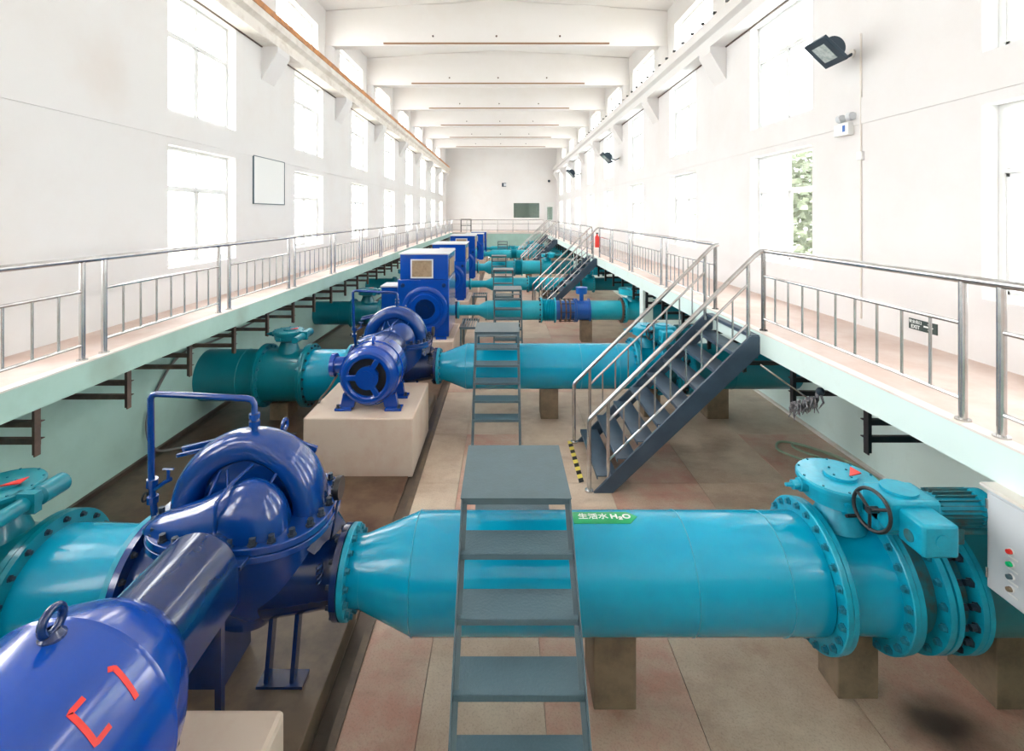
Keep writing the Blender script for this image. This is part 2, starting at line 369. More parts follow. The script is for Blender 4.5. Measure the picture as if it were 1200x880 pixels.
# ceiling, gable, beams
b = MB(); xm = (XL + XR) / 2
b.prism([(XL - .32, 9.72), (xm, 10.05), (XR + .32, 9.72), (XR + .32, 9.95), (xm, 10.28), (XL - .32, 9.95)], 1, Y0, Y1 + .3)
ceil = b.build('ceiling', CEIL, smooth=False, kind='structure')
for i in range(9):
    y = 14.6 + 4.45 * (i - 3)
    if y < -2: continue
    b = MB(); b.prism([(XL, 8.67), (XR, 8.67), (XR, 9.72), (xm, 10.05), (XL, 9.72)], 1, y, y + .35)
    b.prism([(XL + 1.75, 8.74), (XR - 1.75, 8.74), (XR - 1.75, 9.9), (XL + 1.75, 9.9)], 1, y - .03, y)
    o = b.build('trim_roof_beam', CEIL, smooth=False, kind='structure')
    b = MB(); b.box(XL + 1.75, XR - 1.75, y - .06, y - .03, 8.71, 8.755); b.build('rust_strip', STRIPB, o, smooth=False)
    for kx in (-1.9, 0, 1.9): MB().tube([(xm + kx, y - .05, 8.95), (xm + kx, y - .03, 8.95)], .03, 8).build('hook', BROWNI, o)
    # rounded haunches at the wall (white half-columns between the clerestory windows)
    for x, sg in ((XL, 1), (XR, -1)):
        b = MB(); b.lathe([(7.95, .22), (8.67, .22)], (x, y + .17, 0), 'Z', 20); b.build('column', WHITE, o)

# basement walls, floor, end walls
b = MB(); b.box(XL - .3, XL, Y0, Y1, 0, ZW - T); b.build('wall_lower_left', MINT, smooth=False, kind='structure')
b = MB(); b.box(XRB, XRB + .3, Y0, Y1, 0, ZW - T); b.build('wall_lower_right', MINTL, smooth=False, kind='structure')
b = MB(); b.box(XL - .3, XRB + .3, 41.0, 41.3, 0, ZW - .1); b.build('wall_lower_back', MINT, smooth=False, kind='structure')
b = MB(); b.box(XL - .3, XRB + .3, .3, .55, 0, ZW - .1); b.build('wall_lower_front', MINT, smooth=False, kind='structure')
def wall_y(name, y0, y1, hs, m):
    xs = sorted({XL - .32, XRB + .3, *[h[0] for h in hs], *[h[1] for h in hs]}); zs = sorted({1.8, 10.4, *[h[2] for h in hs], *[h[3] for h in hs]})
    b = MB()
    for i in range(len(xs) - 1):
        for j in range(len(zs) - 1):
            xc, zc = (xs[i] + xs[i + 1]) / 2, (zs[j] + zs[j + 1]) / 2
            if any(h[0] < xc < h[1] and h[2] < zc < h[3] for h in hs): continue
            b.box(xs[i], xs[i + 1], y0, y1, zs[j], zs[j + 1])
    return b.build(name, m, smooth=False, kind='structure')
wall_y('wall_back', Y1, Y1 + .3, [(.87, 3.39, 3.22, 4.72), (3.87, 4.7, 2.2, 4.72)], WHITE)
wall_y('wall_front', Y0 - .3, Y0, [], WHITE)

# floor with its cast panels
b = MB(); b.box(XL, XRB, .55, 41.0, -.2, -.035); floor = b.build('floor', JOINT, smooth=False, kind='structure')
colsx = [(-1.14, -.6, 0), (-.6, .3, 1), (.3, 1.4, 0), (1.4, 2.62, 1), (2.62, 3.85, 0), (3.85, 5.2, 1)]
rowsy = [.56, 2.2, 4.75, 5.6, 6.55, 8.0, 9.9, 10.9, 12.6, 14.2, 15.2, 17.2, 19, 21, 23, 25, 27, 29, 31, 33, 35, 37, 39, 41]
for j in range(len(rowsy) - 1):
    for (x0, x1, c) in colsx:
        if (j % 3 == 2): cc = 0 if (j // 3) % 2 == 0 else 1
        else: cc = c ^ ((j // 3) & 1)
        g = .0025
        b = MB(); b.box(x0 + g, x1 - g, rowsy[j] + g, rowsy[j + 1] - g, -.035, 0)
        b.build('floor_panel', TAN if cc else PINK, floor, smooth=False)
b = MB(); b.box(XL + .16, -1.32, .56, 40.99, -.035, -.012); b.build('pump_bay_floor', MUD, floor, smooth=False)
b = MB(); b.box(-1.2, -1.14, .56, 40.99, -.035, .015); b.build('bay_kerb', PLINTH, floor, smooth=False)
b = MB(); b.box(-1.32, -1.2, .56, 40.99, -.12, -.034); b.box(XL, XL + .16, .56, 40.99, -.1, -.03); b.build('gutter', GUTTER, floor, smooth=False)
b = MB(); b.box(XRB - .06, XRB, .56, 40.99, 0.001, .04); b.build('skirting', KERB, floor, smooth=False)
b = MB(); b.box(XL + .001, XL + .05, .56, 40.99, -.03, .03); b.build('skirting', GUTTER, floor, smooth=False)

# walkways with bracket arms
def walkway(name, x0, x1, xe, sg):
    o = None
    b = MB(); b.box(x0, x1, Y0, Y1, ZW - T, ZW - .012)
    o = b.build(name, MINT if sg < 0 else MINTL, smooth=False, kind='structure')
    a, c = (x0, x1 - .1) if sg < 0 else (x0 + .1, x1)
    b = MB(); b.box(a, c, Y0, Y1, ZW - .012, ZW); b.build('walking_surface', WALK, o, smooth=False)
    a, c = (x1 - .1, x1 + .004) if sg < 0 else (x0 - .004, x0 + .1)
    b = MB(); b.box(a, c, Y0, Y1, ZW - .012, ZW + .004); b.build('kerb_edge', KERB, o, smooth=False)
    return o
XEL, XER = -4.32, 3.33
wkL = walkway('walkway_left', XL, XEL, XEL, -1)
wkR = walkway('walkway_right', XER, XR, XER, 1)
b = MB(); b.box(XR, XRB, Y0, Y1, ZW - T, ZW - .02); b.build('walkway_ledge', MINTL, wkR, smooth=False)
b = MB(); b.box(XEL, XER, 41.0, Y1, ZW - .1, ZW); b.build('walkway_back', WALK, smooth=False, kind='structure')
b = MB(); b.box(XEL, XER, 40.93, 41.05, ZW - .12, ZW + .01); b.build('trim_back_edge', KERB, smooth=False, kind='structure')
b = MB(); b.box(XEL, XER, Y0, .5, ZW - T, ZW); b.build('walkway_front', WALK, smooth=False, kind='structure')
for par, xa, xb, sg, ystart in ((wkL, -4.45, XL, -1, 2.37), (wkR, 3.5, XRB, 1, 2.27)):
    v = MB(); v.box(-.028, .028, -.012, .012, 1.33, ZW - T); v.box(-.035 if sg > 0 else .023, -.023 if sg > 0 else .035, -.05, .012, 1.33, ZW - T)
    l = abs(xb - xa); h = MB()
    for z in (1.42, 1.585):
        x0, x1 = (-l, .03) if sg < 0 else (-.03, l)
        h.box(x0, x1, .012, .02, z, z + .055); h.box(x0, x1, .02, .06, z + .047, z + .055)
    mv, mh = mk_mesh(v, BROWNI if sg < 0 else BLACK, 'bracket_post'), mk_mesh(h, BROWNI if sg < 0 else BLACK, 'bracket_arm')
    y = ystart
    while y < 40:
        if not any(abs(y - q) < .42 for q in (3.75, 8.79)) or sg < 0:
            inst('bracket_post', mv, par, (xa, y, 0)); inst('bracket_arm', mh, par, (xa, y, 0))
        y += 1.13 if sg < 0 else 1.2
# a white pier under the right walkway
for y in (12.2, 24.0):
    b = MB(); b.box(3.5, 3.75, y, y + .3, -.03, ZW - T); b.build('pier', MINTL, wkR, smooth=False)

# ------------------------------------------------------------------ windows
wn = [0]
def window_x(x, sg, y0, y1, z0, z1, film_left, clerestory=False):
    """frame, bars and panes of one opening in a long wall; x = plane of the frame, sg = +1 right wall"""
    wn[0] += 1
    fw, d = .055, .06; ym = (y0 + y1) / 2; zt = z0 + (z1 - z0) * .66
    o = bpy.data.objects.new('window_%d' % wn[0], None); COL.objects.link(o); o.location = (x, ym, z0); WLOC[o.name] = Vector((x, ym, z0)); o['kind'] = 'structure'
    b = MB()
    b.box(x - d / 2, x + d / 2, y0, y1, z0, z0 + fw); b.box(x - d / 2, x + d / 2, y0, y1, z1 - fw, z1)
    b.box(x - d / 2, x + d / 2, y0, y0 + fw, z0 + fw, z1 - fw); b.box(x - d / 2, x + d / 2, y1 - fw, y1, z0 + fw, z1 - fw)
    b.build('window_frame', UPVC, o, smooth=False)
    b = MB(); b.box(x - d / 2, x + d / 2, ym - fw / 2, ym + fw / 2, z0 + fw, z1 - fw); b.build('mullion', UPVC, o, smooth=False)
    cells = [(y0 + fw, ym - fw / 2), (ym + fw / 2, y1 - fw)]
    if clerestory: rows = [(z0 + fw, z1 - fw)]
    else:
        rows = [(z0 + fw, zt - fw / 2), (zt + fw / 2, z1 - fw)]
        b = MB(); b.box(x - d / 2 - .01, x + d / 2 + .01, y0 + fw, y1 - fw, zt - fw / 2, zt + fw / 2); b.build('transom', UPVC, o, smooth=False)
        for (a, c) in cells:      # sliding sashes
            s_ = MB(); e = .035; q = x + .012
            for bb in ((a, a + e, rows[0][0], rows[0][1]), (c - e, c, rows[0][0], rows[0][1]), (a, c, rows[0][0], rows[0][0] + e), (a, c, rows[0][1] - e, rows[0][1])): s_.box(q - .02, q + .02, *bb)
            s_.build('sash', UPVC, o, smooth=False)
    for r_i, (c, d2) in enumerate(rows):
        for c_i, (a, e) in enumerate(cells):
            # Right wall: the far cells carry a white film (camera sees far cell on the left of each window)
            m = FILM if (film_left and (c_i == 1)) or (film_left == 2) else PANE
            b = MB(); b.box(x - .003, x + .003, a, e, c, d2); b.build('pane', m, o, smooth=False)
    return o
for i, (a, b_) in enumerate(WY):
    for k, (c, d) in enumerate(WZ):
        window_x(XL - .2, -1, a, b_, c, d, 0)
        window_x(XR + .2, 1, a, b_, c, d, (2 if k == 1 else 1))
for a, b_ in CY:
    window_x(XL - .2, -1, a, b_, *CZ, 0, True); window_x(XR + .2, 1, a, b_, *CZ, 0, True)
def window_y(y, x0, x1, z0, z1, pm, name=None):
    wn[0] += 1; fw = .07
    o = bpy.data.objects.new(name or 'window_%d' % wn[0], None); COL.objects.link(o); o.location = (x0, y, z0); WLOC[o.name] = Vector((x0, y, z0)); o['kind'] = 'structure'
    b = MB(); b.box(x0, x1, y, y + .06, z0, z0 + fw); b.box(x0, x1, y, y + .06, z1 - fw, z1); b.box(x0, x0 + fw, y, y + .06, z0, z1); b.box(x1 - fw, x1, y, y + .06, z0, z1)
    b.build('window_frame', UPVC, o, smooth=False)
    b = MB(); b.box(x0 + fw, x1 - fw, y + .02, y + .03, z0 + fw, z1 - fw); b.build('pane', pm, o, smooth=False)
    return o
window_y(Y1 + .02, .87, 3.39, 3.22, 4.72, PANEG)
dr = bpy.data.objects.new('door_1', None); COL.objects.link(dr); dr.location = (3.87, Y1, 2.2); WLOC['door_1'] = Vector((3.87, Y1, 2.2)); dr['kind'] = 'structure'
b = MB(); b.box(3.87, 4.7, Y1 + .05, Y1 + .1, 2.1, 3.1); b.box(3.87, 4.05, Y1 + .05, Y1 + .1, 3.1, 4.72); b.box(4.55, 4.7, Y1 + .05, Y1 + .1, 3.1, 4.72); b.box(4.05, 4.55, Y1 + .05, Y1 + .1, 4.3, 4.72); b.build('door_leaf', UPVC, dr, smooth=False)
b = MB(); b.box(4.05, 4.55, Y1 + .07, Y1 + .08, 3.1, 4.3); b.build('pane', PANEG, dr, smooth=False)
# the control room behind the back wall
b = MB(); b.box(-2, 6.5, Y1 + 3.5, Y1 + 3.6, 1.7, 6); b.box(-2.1, -2, Y1 + .3, Y1 + 3.6, 1.7, 6); b.box(6, 6.1, Y1 + .3, Y1 + 3.6, 1.7, 6); b.box(-2, 6, Y1 + .3, Y1 + 3.6, 1.7, 1.8); b.box(-2, 6, Y1 + .3, Y1 + 3.6, 5.9, 6); b.build('wall_control_room', ROOMG, smooth=False, kind='structure')
b = MB(); b.box(.87, 3.39, Y1 + .14, Y1 + .17, 3.22, 4.72); b.build('trim_added_blind', BLINDG, smooth=False, kind='structure')  # blind added behind the glass to keep the window evenly dark
# daylight portals just outside the openings (they only guide the sky's light)
def portal(loc, rot, sx, sz):
    d = bpy.data.lights.new('daylight_portal', 'AREA'); d.shape = 'RECTANGLE'; d.size = sx; d.size_y = sz; d.cycles.is_portal = True
    o = bpy.data.objects.new('daylight_portal', d); COL.objects.link(o); o.location = loc; o.rotation_euler = rot
for x, ry in ((XL - .34, -pi / 2), (XR + .34, pi / 2)):
    for a, b_ in WY:
        for c, d in WZ: portal((x, (a + b_) / 2, (c + d) / 2), (0, ry, 0), d - c, b_ - a)
    for a, b_ in CY: portal((x, (a + b_) / 2, sum(CZ) / 2), (0, ry, 0), CZ[1] - CZ[0], b_ - a)

# outdoors
b = MB(); b.box(-40, XL - .35, -20, 80, 1.2, 1.5); b.box(XRB + .35, 40, -20, 80, 1.2, 1.5); b.build('ground_outside', GRND, smooth=False, kind='structure')
def bush(x, y, h, r, label):
    o = thing('tree', label, 'tree', (x, y, 1.5), 'trees outside the right windows')
    MB().tube([(x, y, 1.5), (x + .1, y, 1.5 + h * .5)], [.14, .08], 8).build('trunk', BARK, o)
    m = MB(); rn = random.Random(int(x * 10 + y))
    for _ in range(1900):
        t = rn.uniform(0, 2 * pi); u = rn.uniform(-1, 1); q = (rn.random()) ** .4; s_ = math.sqrt(1 - u * u)
        c = Vector((x + r * q * s_ * cos(t), y + r * q * s_ * sin(t), 1.5 + h * .55 + h * .48 * q * u)); k = rn.uniform(.08, .17)
        rm = Matrix.Rotation(rn.uniform(0, 6.3), 3, 'Z') @ Matrix.Rotation(rn.uniform(0, 3.1), 3, 'X')
        m.add([c + rm @ Vector(p) for p in ((-k, -k * .5, 0), (k, -k * .5, 0), (k * .6, k * .6, 0), (-k * .6, k * .6, 0))], [(0, 1, 2, 3)])
    m.build('crown', LEAF, o, smooth=False, kind='stuff')
bush(9.3, 14.2, 4.6, 1.9, 'bushy green tree seen through the clear pane of the nearest right window')
bush(10.6, 18.8, 4.8, 1.8, 'green tree behind the second right window along the wall')
bush(11.2, 23.6, 4.6, 1.8, 'green tree outside the right wall, farther down the hall')

# ------------------------------------------------------------------ railings
def vpost(name, x, y, z0, z1, r, par, m=STEEL, seg=12):
    MB().tube([(x, y, z0), (x, y, z1)], r, seg).build(name, m, par)
PM = {}
def cyl_mesh(key, r, h, seg=8):
    if key not in PM: PM[key] = mk_mesh(MB().tube([(0, 0, 0), (0, 0, h)], r, seg), STEEL, 'baluster')
    return PM[key]
def railing(label, x, posts, ya, yb, nb, end_posts=()):
    """posts: list of y of single posts; panels between (a,b) pairs"""
    o = thing('guard_railing', label, 'railing', (x, ya, ZW))
    zt = ZW + 1.05
    MB().tube([(x, ya, zt), (x, yb, zt)], .032, 12).build('handrail', STEEL, o)
    for (a, c) in posts:
        for y in (a, c):
            if ya - .05 <= y <= yb + .05:
                vpost('post', x, y, ZW, zt - .02, .028, o)
                MB().disc(ZW, ZW + .015, .05, (x, y, 0), 'Z', 14).build('base_collar', STEEL, o)
    for i in range(len(posts) - 1):
        a, c = posts[i][1], posts[i + 1][0]
        MB().tube([(x, a, ZW + .72), (x, c, ZW + .72)], .017, 8).build('middle_rail', STEEL, o)
        MB().tube([(x, a, ZW + .16), (x, c, ZW + .16)], .017, 8).build('bottom_rail', STEEL, o)
        me = cyl_mesh('b', .012, .56)
        for k in range(nb):
            inst('baluster', me, o, (x, a + (c - a) * (k + 1) / (nb + 1), ZW + .16))
    return o
pl = [(5.08 + 2.44 * i, 5.36 + 2.44 * i) for i in range(-3, 16)]
pl = [(a, c) for a, c in pl if a < 43]
railing('long stainless guard railing along the left walkway', -4.4, pl, -2.5, 42.0, 7)
XP = 3.41
railing('nearest stainless guard railing on the right walkway, before the big stair', XP, [(-1.9, -1.6), (.55, .8), (3.33, 3.61), (6.38, 6.38)], -2.3, 6.38, 9)
railing('stainless guard railing on the right walkway between the first and second stairs', XP, [(7.83, 7.83), (10.15, 10.5), (12.85, 13.15), (15.2, 15.5), (17.25, 17.25)], 7.83, 17.25, 9)
railing('stainless guard railing on the right walkway between the second and third stairs', XP, [(18.7, 18.7), (21.5, 21.8), (24.5, 24.8), (27.2, 27.5), (30.0, 30.0)], 18.7, 30.0, 9)
railing('far stainless guard railing on the right walkway beyond the third stair', XP, [(31.4, 31.4), (34.4, 34.7), (36.5, 36.5)], 31.4, 36.5, 9)
o = thing('guard_railing', 'stainless guard railing across the far end walkway', 'railing', (0, 41.05, ZW))
MB().tube([(-4.4, 41.1, ZW + 1.05), (3.4, 41.1, ZW + 1.05)], .035, 10).build('handrail', STEEL, o)
for z in (.2, .72): MB().tube([(-4.4, 41.1, ZW + z), (3.4, 41.1, ZW + z)], .02, 8).build('cross_rail', STEEL, o)
for k in range(7): vpost('post', -4.4 + 1.3 * k, 41.1, ZW, ZW + 1.05, .03, o)
o = thing('access_ladder_frame', 'small black ladder frame standing on the far end walkway', 'ladder', (-3.2, 41.3, ZW))
for x in (-3.6, -2.75): MB().box(x - .04, x + .04, 41.2, 41.28, ZW, ZW + 1.12).build('upright', BLACK, o, smooth=False)
for z in (.55, 1.08): MB().box(-3.6, -2.75, 41.2, 41.26, ZW + z, ZW + z + .05).build('rung', BLACK, o, smooth=False)

# ------------------------------------------------------------------ stairs on the right
def stairs(label, yn, yf):
    o = thing('staircase', label, 'stairs', (1.2, yn, 0))
    xb, xt = 1.17, XER
    for y in (yn, yf):
        b = MB(); b.prism([(1.17, 0), (1.42, 0), (XER, 1.80), (XER, 2.03), (3.2, 2.03)], 1, y - .02, y + .02)
        b.build('stringer', STAIRM, o, smooth=False, bevel=.004)
    for k in range(8):
        z = .225 * (k + 1) - .02; x = 1.22 + .262 * k - .02 * 0
        b = MB(); b.box(x, x + .27, yn + .02, yf - .02, z - .012, z); b.box(x, x + .012, yn + .02, yf - .02, z - .045, z - .012); b.box(x + .258, x + .27, yn + .02, yf - .02, z - .045, z - .012)
        b.build('tread', STAIRM, o, smooth=False)
    b = MB(); b.box(XER - .1, XER, yn, yf, 2.0, 2.045); b.build('top_plate', STAIRM, o, smooth=False)
    def zr(x): return .95 + (x - 1.12) * (3.14 - .95) / (3.36 - 1.12)
    for y in (yn + .03, yf - .03):
        MB().tube([(1.12, y, .0), (1.12, y, .9), (1.13, y, .94), (1.16, y, .975), (3.3, y, zr(3.3) + .01), (3.36, y, 3.13), (XP + .0, y, 3.14)], .03, 12).build('handrail', STEEL, o)
        MB().disc(0, .02, .055, (1.12, y, 0), 'Z', 14).build('base_collar', STEEL, o)
        for x in (1.37, 3.2):
            vpost('post', x, y - .03 * 0, (.12 if x < 2 else 1.95), zr(x) - .02, .024, o)
        for off in (.28, .80):
            MB().tube([(1.37, y, zr(1.37) - off), (3.2, y, zr(3.2) - off)], .018, 8).build('middle_rail', STEEL, o)
        me = cyl_mesh('s', .012, .52)
        for k in range(8):
            x = 1.37 + (3.2 - 1.37) * (k + 1) / 9; inst('baluster', me, o, (x, y, zr(x) - .80))
    return o
stairs('nearest slate blue steel staircase with stainless rails up to the right walkway', 6.33, 7.75)
stairs('second slate blue staircase with stainless rails, beyond the blue valve', 17.3, 18.65)
stairs('third slate blue staircase with stainless rails, far down the hall', 30.0, 31.4)
stairs('farthest slate blue staircase near the green end wall', 36.6, 37.9)
# hazard tape at the foot of the first stair
o = thing('hazard_tape', 'yellow and black hazard tape on the floor at the stair foot', 'tape', (1.06, 7.0, 0))
for k in range(12):
    b = MB(); y = 6.55 + .1 * k; b.add([(1.02, y, .002), (1.09, y + .03, .002), (1.09, y + .13, .002), (1.02, y + .1, .002), (1.02, y, .004), (1.09, y + .03, .004), (1.09, y + .13, .004), (1.02, y + .1, .004)],
        [(0, 1, 2, 3), (4, 5, 6, 7), (0, 1, 5, 4), (1, 2, 6, 5), (2, 3, 7, 6), (3, 0, 4, 7)])
    b.build('tape_stripe', YEL if k % 2 else BLACK, o, smooth=False)

# ------------------------------------------------------------------ step-over platforms
def step_over(label, yc, x0, x1, zt, slope, nt_, half=.38, group='grey step-over platforms across the pipes'):
    o = thing('step_platform', label, 'step platform', ((x0 + x1) / 2, yc, 0), group)
    ya, yb = yc - half, yc + half
    b = MB(); b.box(x0 - .01, x1 + .01, ya - .01, yb + .01, zt - .008, zt); b.build('deck', LADDER, o, smooth=False)
    b = MB()
    b.box(x0, x1, ya, ya + .006, zt - .05, zt - .008); b.box(x0, x1, yb - .006, yb, zt - .05, zt - .008)
    b.box(x0, x0 + .006, ya, yb, zt - .05, zt - .008); b.box(x1 - .006, x1, ya, yb, zt - .05, zt - .008); b.build('deck_frame', LADDER, o, smooth=False)
    for sg, yy in ((-1, ya), (1, yb)):
        for x in (x0, x1):
            yf = yy + sg * slope * zt
            xx = x + (.02 if x == x0 else -.02) * 0
            b = MB(); b.bar((x, yy, zt - .02), (x, yf, .0), .008, .05); b.bar((x + (.018 if x == x0 else -.018), yy - sg * .018, zt - .03), (x + (.018 if x == x0 else -.018), yf - sg * .018, .0), .036, .006)
            b.build('stringer', LADDER, o, smooth=False)
        for k in range(1, nt_ + 1):
            z = zt - .24 * k
            if z < .08: break
            yfnt = yy + sg * slope * (zt - z)
            b = MB(); d = .24
            a, c = (yfnt - .0, yfnt + d) if sg < 0 else (yfnt - d, yfnt)
            b.box(x0 + .008, x1 - .008, a, c, z - .006, z)
            e = a if sg < 0 else c
            b.box(x0 + .008, x1 - .008, e - .003, e + .003, z - .035, z)
            b.build('tread', TREADM, o, smooth=False)
    return o
step_over('nearest grey step-over platform with chequer treads over the front cyan pipe', 3.78, -.29, .465, 1.64, .93, 6)
step_over('second grey step-over platform, over the cyan pipe beside the first concrete base', 8.72, -.49, .27, 1.60, .62, 5, .36)
step_over('third grey step-over platform, left of the bright blue valve', 13.7, -.26, .50, 1.55, .55, 5, .36)
step_over('fourth grey step-over platform, seen just above the third', 18.9, -.39, .37, 1.5, .5, 5, .36)
step_over('fifth grey step-over platform, over the far wide cyan pipe', 25.0, -.6, .14, 1.5, .5, 5, .36)
step_over('farthest grey step-over platform near the green end wall', 38.3, -.45, .31, 1.5, .5, 5, .36)

# ------------------------------------------------------------------ discharge lines (right of the pumps)
def gearbox(o, x, y, z, r, mt, detail, yd=-1):
    """round worm gearbox on a valve neck, z = top"""
    if detail:
        b = MB(); b.lathe([(z - .19, r * .55), (z - .15, r * .9), (z - .045, r * .96), (z - .04, r * 1.04), (z - .012, r * 1.04), (z, r), (z, .001)], (x, y, 0), 'Z', 40)
    else: b = MB(); b.lathe([(z - .19, r * .55), (z - .15, r), (z, r), (z, .001)], (x, y, 0), 'Z', 24)
    g = b.build('gearbox', mt, o)
    b = MB(); b.disc(z, z + .022, r * .42, (x + .02, y, 0), 'Z', 28); b.build('cover_cap', mt, g)
    b = MB(); b.prism([(x + .05, y - .06), (x + .17, y - .02), (x + .15, y + .075)], 2, z + .022, z + .03); b.build('position_pointer', RED, g, smooth=False)
    if detail:
        for k in range(10):
            a = 2 * pi * k / 10; inst('cap_bolt', BOLT_S, g, (x + r * .95 * cos(a), y + r * .95 * sin(a), z - .005), (0, 0, 0))
        for k in range(4):
            a = 2 * pi * (k + .3) / 4; inst('cap_bolt', BOLT_S, g, (x + .02 + r * .3 * cos(a), y + r * .3 * sin(a), z + .018), (0, 0, 0))
        b = MB(); b.lathe([(0, .05), (.05, .05), (.05, .035), (.1, .035), (.1, .018), (.15, .014), (.15, .001)], (0, 0, 0), 'X', 14)
        b2 = MB(); b2.v = [(x - r - v[0] + .02, y + v[1] + .0, z - .07 + v[2]) for v in b.v]; b2.f = b.f; b2.build('travel_stop', mt, g)
        b2 = MB(); b2.lathe([(-.05, .04), (.03, .04), (.03, .02), (.09, .018), (.09, .001)], (x - r * .25, y - r * .86, z - .12), 'X', 14); b2.build('travel_stop', mt, g)
    return g
def flange(o, x0, x1, r, y, z, mt, nb, me, rb, bd=-1, detail=True, seg=48):
    b = MB(); e = .006
    b.lathe([(x0, .01), (x0, r - e), (x0 + e, r), (x1 - e, r), (x1, r - e), (x1, .01)], (0, y, z), 'X', seg); f = b.build('flange', mt, o)
    if detail: bolts_x(o, x0 if bd < 0 else x1, y, z, rb, nb, me, bd)
    return f
def butterfly_valve(o, x0, x1, y, z, Rp, detail=True, mt=CYANB, body=CYAN, geared=True, actuator=True, gr=None):
    rf = Rp * 1.26
    b = MB(); b.lathe([(x0, Rp * 1.06), (x0 + .07, Rp * 1.0), ((x0 + x1) / 2, Rp * .99), (x1 - .07, Rp * 1.0), (x1, Rp * 1.06)], (0, y, z), 'X', 56 if detail else 32); b.build('valve_body', body, o)
    flange(o, x0 - .045, x0, rf, y, z, mt, 24, BOLT_C, rf * .92, -1, False, 64 if detail else 32); flange(o, x0, x0 + .045, rf * .985, y, z, mt, 24, BOLT_C, rf * .92, 1, False, 64 if detail else 32)
    flange(o, x1 - .045, x1, rf, y, z, mt, 24, BOLT_C, rf * .92, -1, False, 64 if detail else 32)
    if detail:
        bolts_x(o, x0 - .045, y, z, rf * .92, 24, BOLT_C, -1); bolts_x(o, x1 - .045, y, z, rf * .92, 24, BOLT_C, -1)
    else:
        bolts_stuff(o, x0 - .045, y, z, rf * .92, 20, BOLTC, -1); bolts_stuff(o, x1 - .045, y, z, rf * .92, 20, BOLTC, -1)
    if geared:
        xm_ = (x0 + x1) / 2; zt = z + Rp + .33; r = gr or .27 * (1 if detail else Rp / .397)
        b = MB(); b.lathe([(z + Rp * .93, .19), (zt - .2, .125), (zt - .17, .17)], (xm_, y, 0), 'Z', 20); b.build('neck', mt, o)
        for sx in (-1, 1):
            b = MB(); b.prism([(xm_ + sx * .1, zt - .18), (xm_ + sx * .19, z + Rp * .96), (xm_ + sx * .05, z + Rp * .96)], 1, y - .012, y + .012); b.build('neck_rib', mt, o, smooth=False)
        gearbox(o, xm_, y, zt, r, mt, detail)
        if actuator:
            ya = y - .42; XA = xm_ - .2; ZA = zt + .11
            b = MB(); b.box(XA + .2, XA + .46, ya + .0, y - .1, ZA - .3, ZA - .13); b.build('worm_housing', mt, o, bevel=.02)
            b = MB(); b.box(XA + .2, XA + .56, ya - .08, ya + .18, ZA - .23, ZA - .02); b.build('actuator_body', mt, o, bevel=.025)
            b = MB(); b.disc(ZA - .04, ZA + .0, .11, (XA + .38, ya + .06, 0), 'Z', 20); b.build('actuator_cap', mt, o)
            b = MB(); b.box(XA + .27, XA + .5, ya - .27, ya - .06, ZA - .27, ZA - .06); t = b.build('terminal_box', mt, o, bevel=.02)
            b = MB(); b.disc(ya - .276, ya - .27, .045, (XA + .39, 0, ZA - .16), 'Y', 20); b.build('round_cover', mt, t)
            b = MB(); b.disc(XA + .262, XA + .272, .038, (0, ya - .16, ZA - .19), 'X', 20); b.build('sight_window', RUSTY, t)
            # finned motor
            mo = MB(); mo.disc(XA + .56, XA + .9, .095, (0, ya + .05, ZA - .13), 'X', 24); q = mo.build('actuator_motor', mt, o)
            fb = MB()
            for k in range(22):
                a = 2 * pi * k / 22; fb.obox((XA + .73, ya + .05 + .105 * cos(a), ZA - .13 + .105 * sin(a)), (.28, .006, .03), Matrix.Rotation(a - pi / 2, 3, 'X'))
            fb.build('cooling_fins', RUSTY, q, kind='stuff', smooth=False)
            MB().disc(XA + .86, XA + .95, .118, (0, ya + .05, ZA - .13), 'X', 24).build('fan_cover', mt, q)
            MB().tube([(XA + .55, ya - .02, ZA - .255), (XA + .9, ya - .02, ZA - .255)], .02, 8).build('conduit', RUSTY, o)
            MB().box(XA + .66, XA + .74, ya - .05, ya + .02, ZA - .33, ZA - .22).build('conduit_box', RUSTY, o, bevel=.01)
            # hand wheel facing the lower left
            hc = Vector((XA + .2, ya + .02, ZA - .13)); nrm = Vector((-.96, -.22, .1)).normalized()
            rm = nrm.to_track_quat('Z', 'Y').to_matrix()
            w = MB().torus((0, 0, 0), .132, .0125, 'Z', 32, 8); w2 = MB(); w2.v = [tuple(hc + nrm * .05 + rm @ Vector(v)) for v in w.v]; w2.f = w.f
            hw = w2.build('handwheel', BLACK, o)
            for k in range(3):
                a = 2 * pi * k / 3 + .5; p = hc + nrm * .05 + rm @ Vector((.132 * cos(a), .132 * sin(a), 0)); MB().tube([hc + nrm * .065, p], .011, 8).build('spoke', BLACK, hw)
            MB().tube([hc - nrm * .12, hc + nrm * .085], .022, 12).build('hub', BLACK, hw)
            p = hc + nrm * .05 + rm @ Vector((-.1, -.1, 0)); MB().tube([p, p + nrm * .09], .012, 8).build('crank_grip', BLACK, hw)

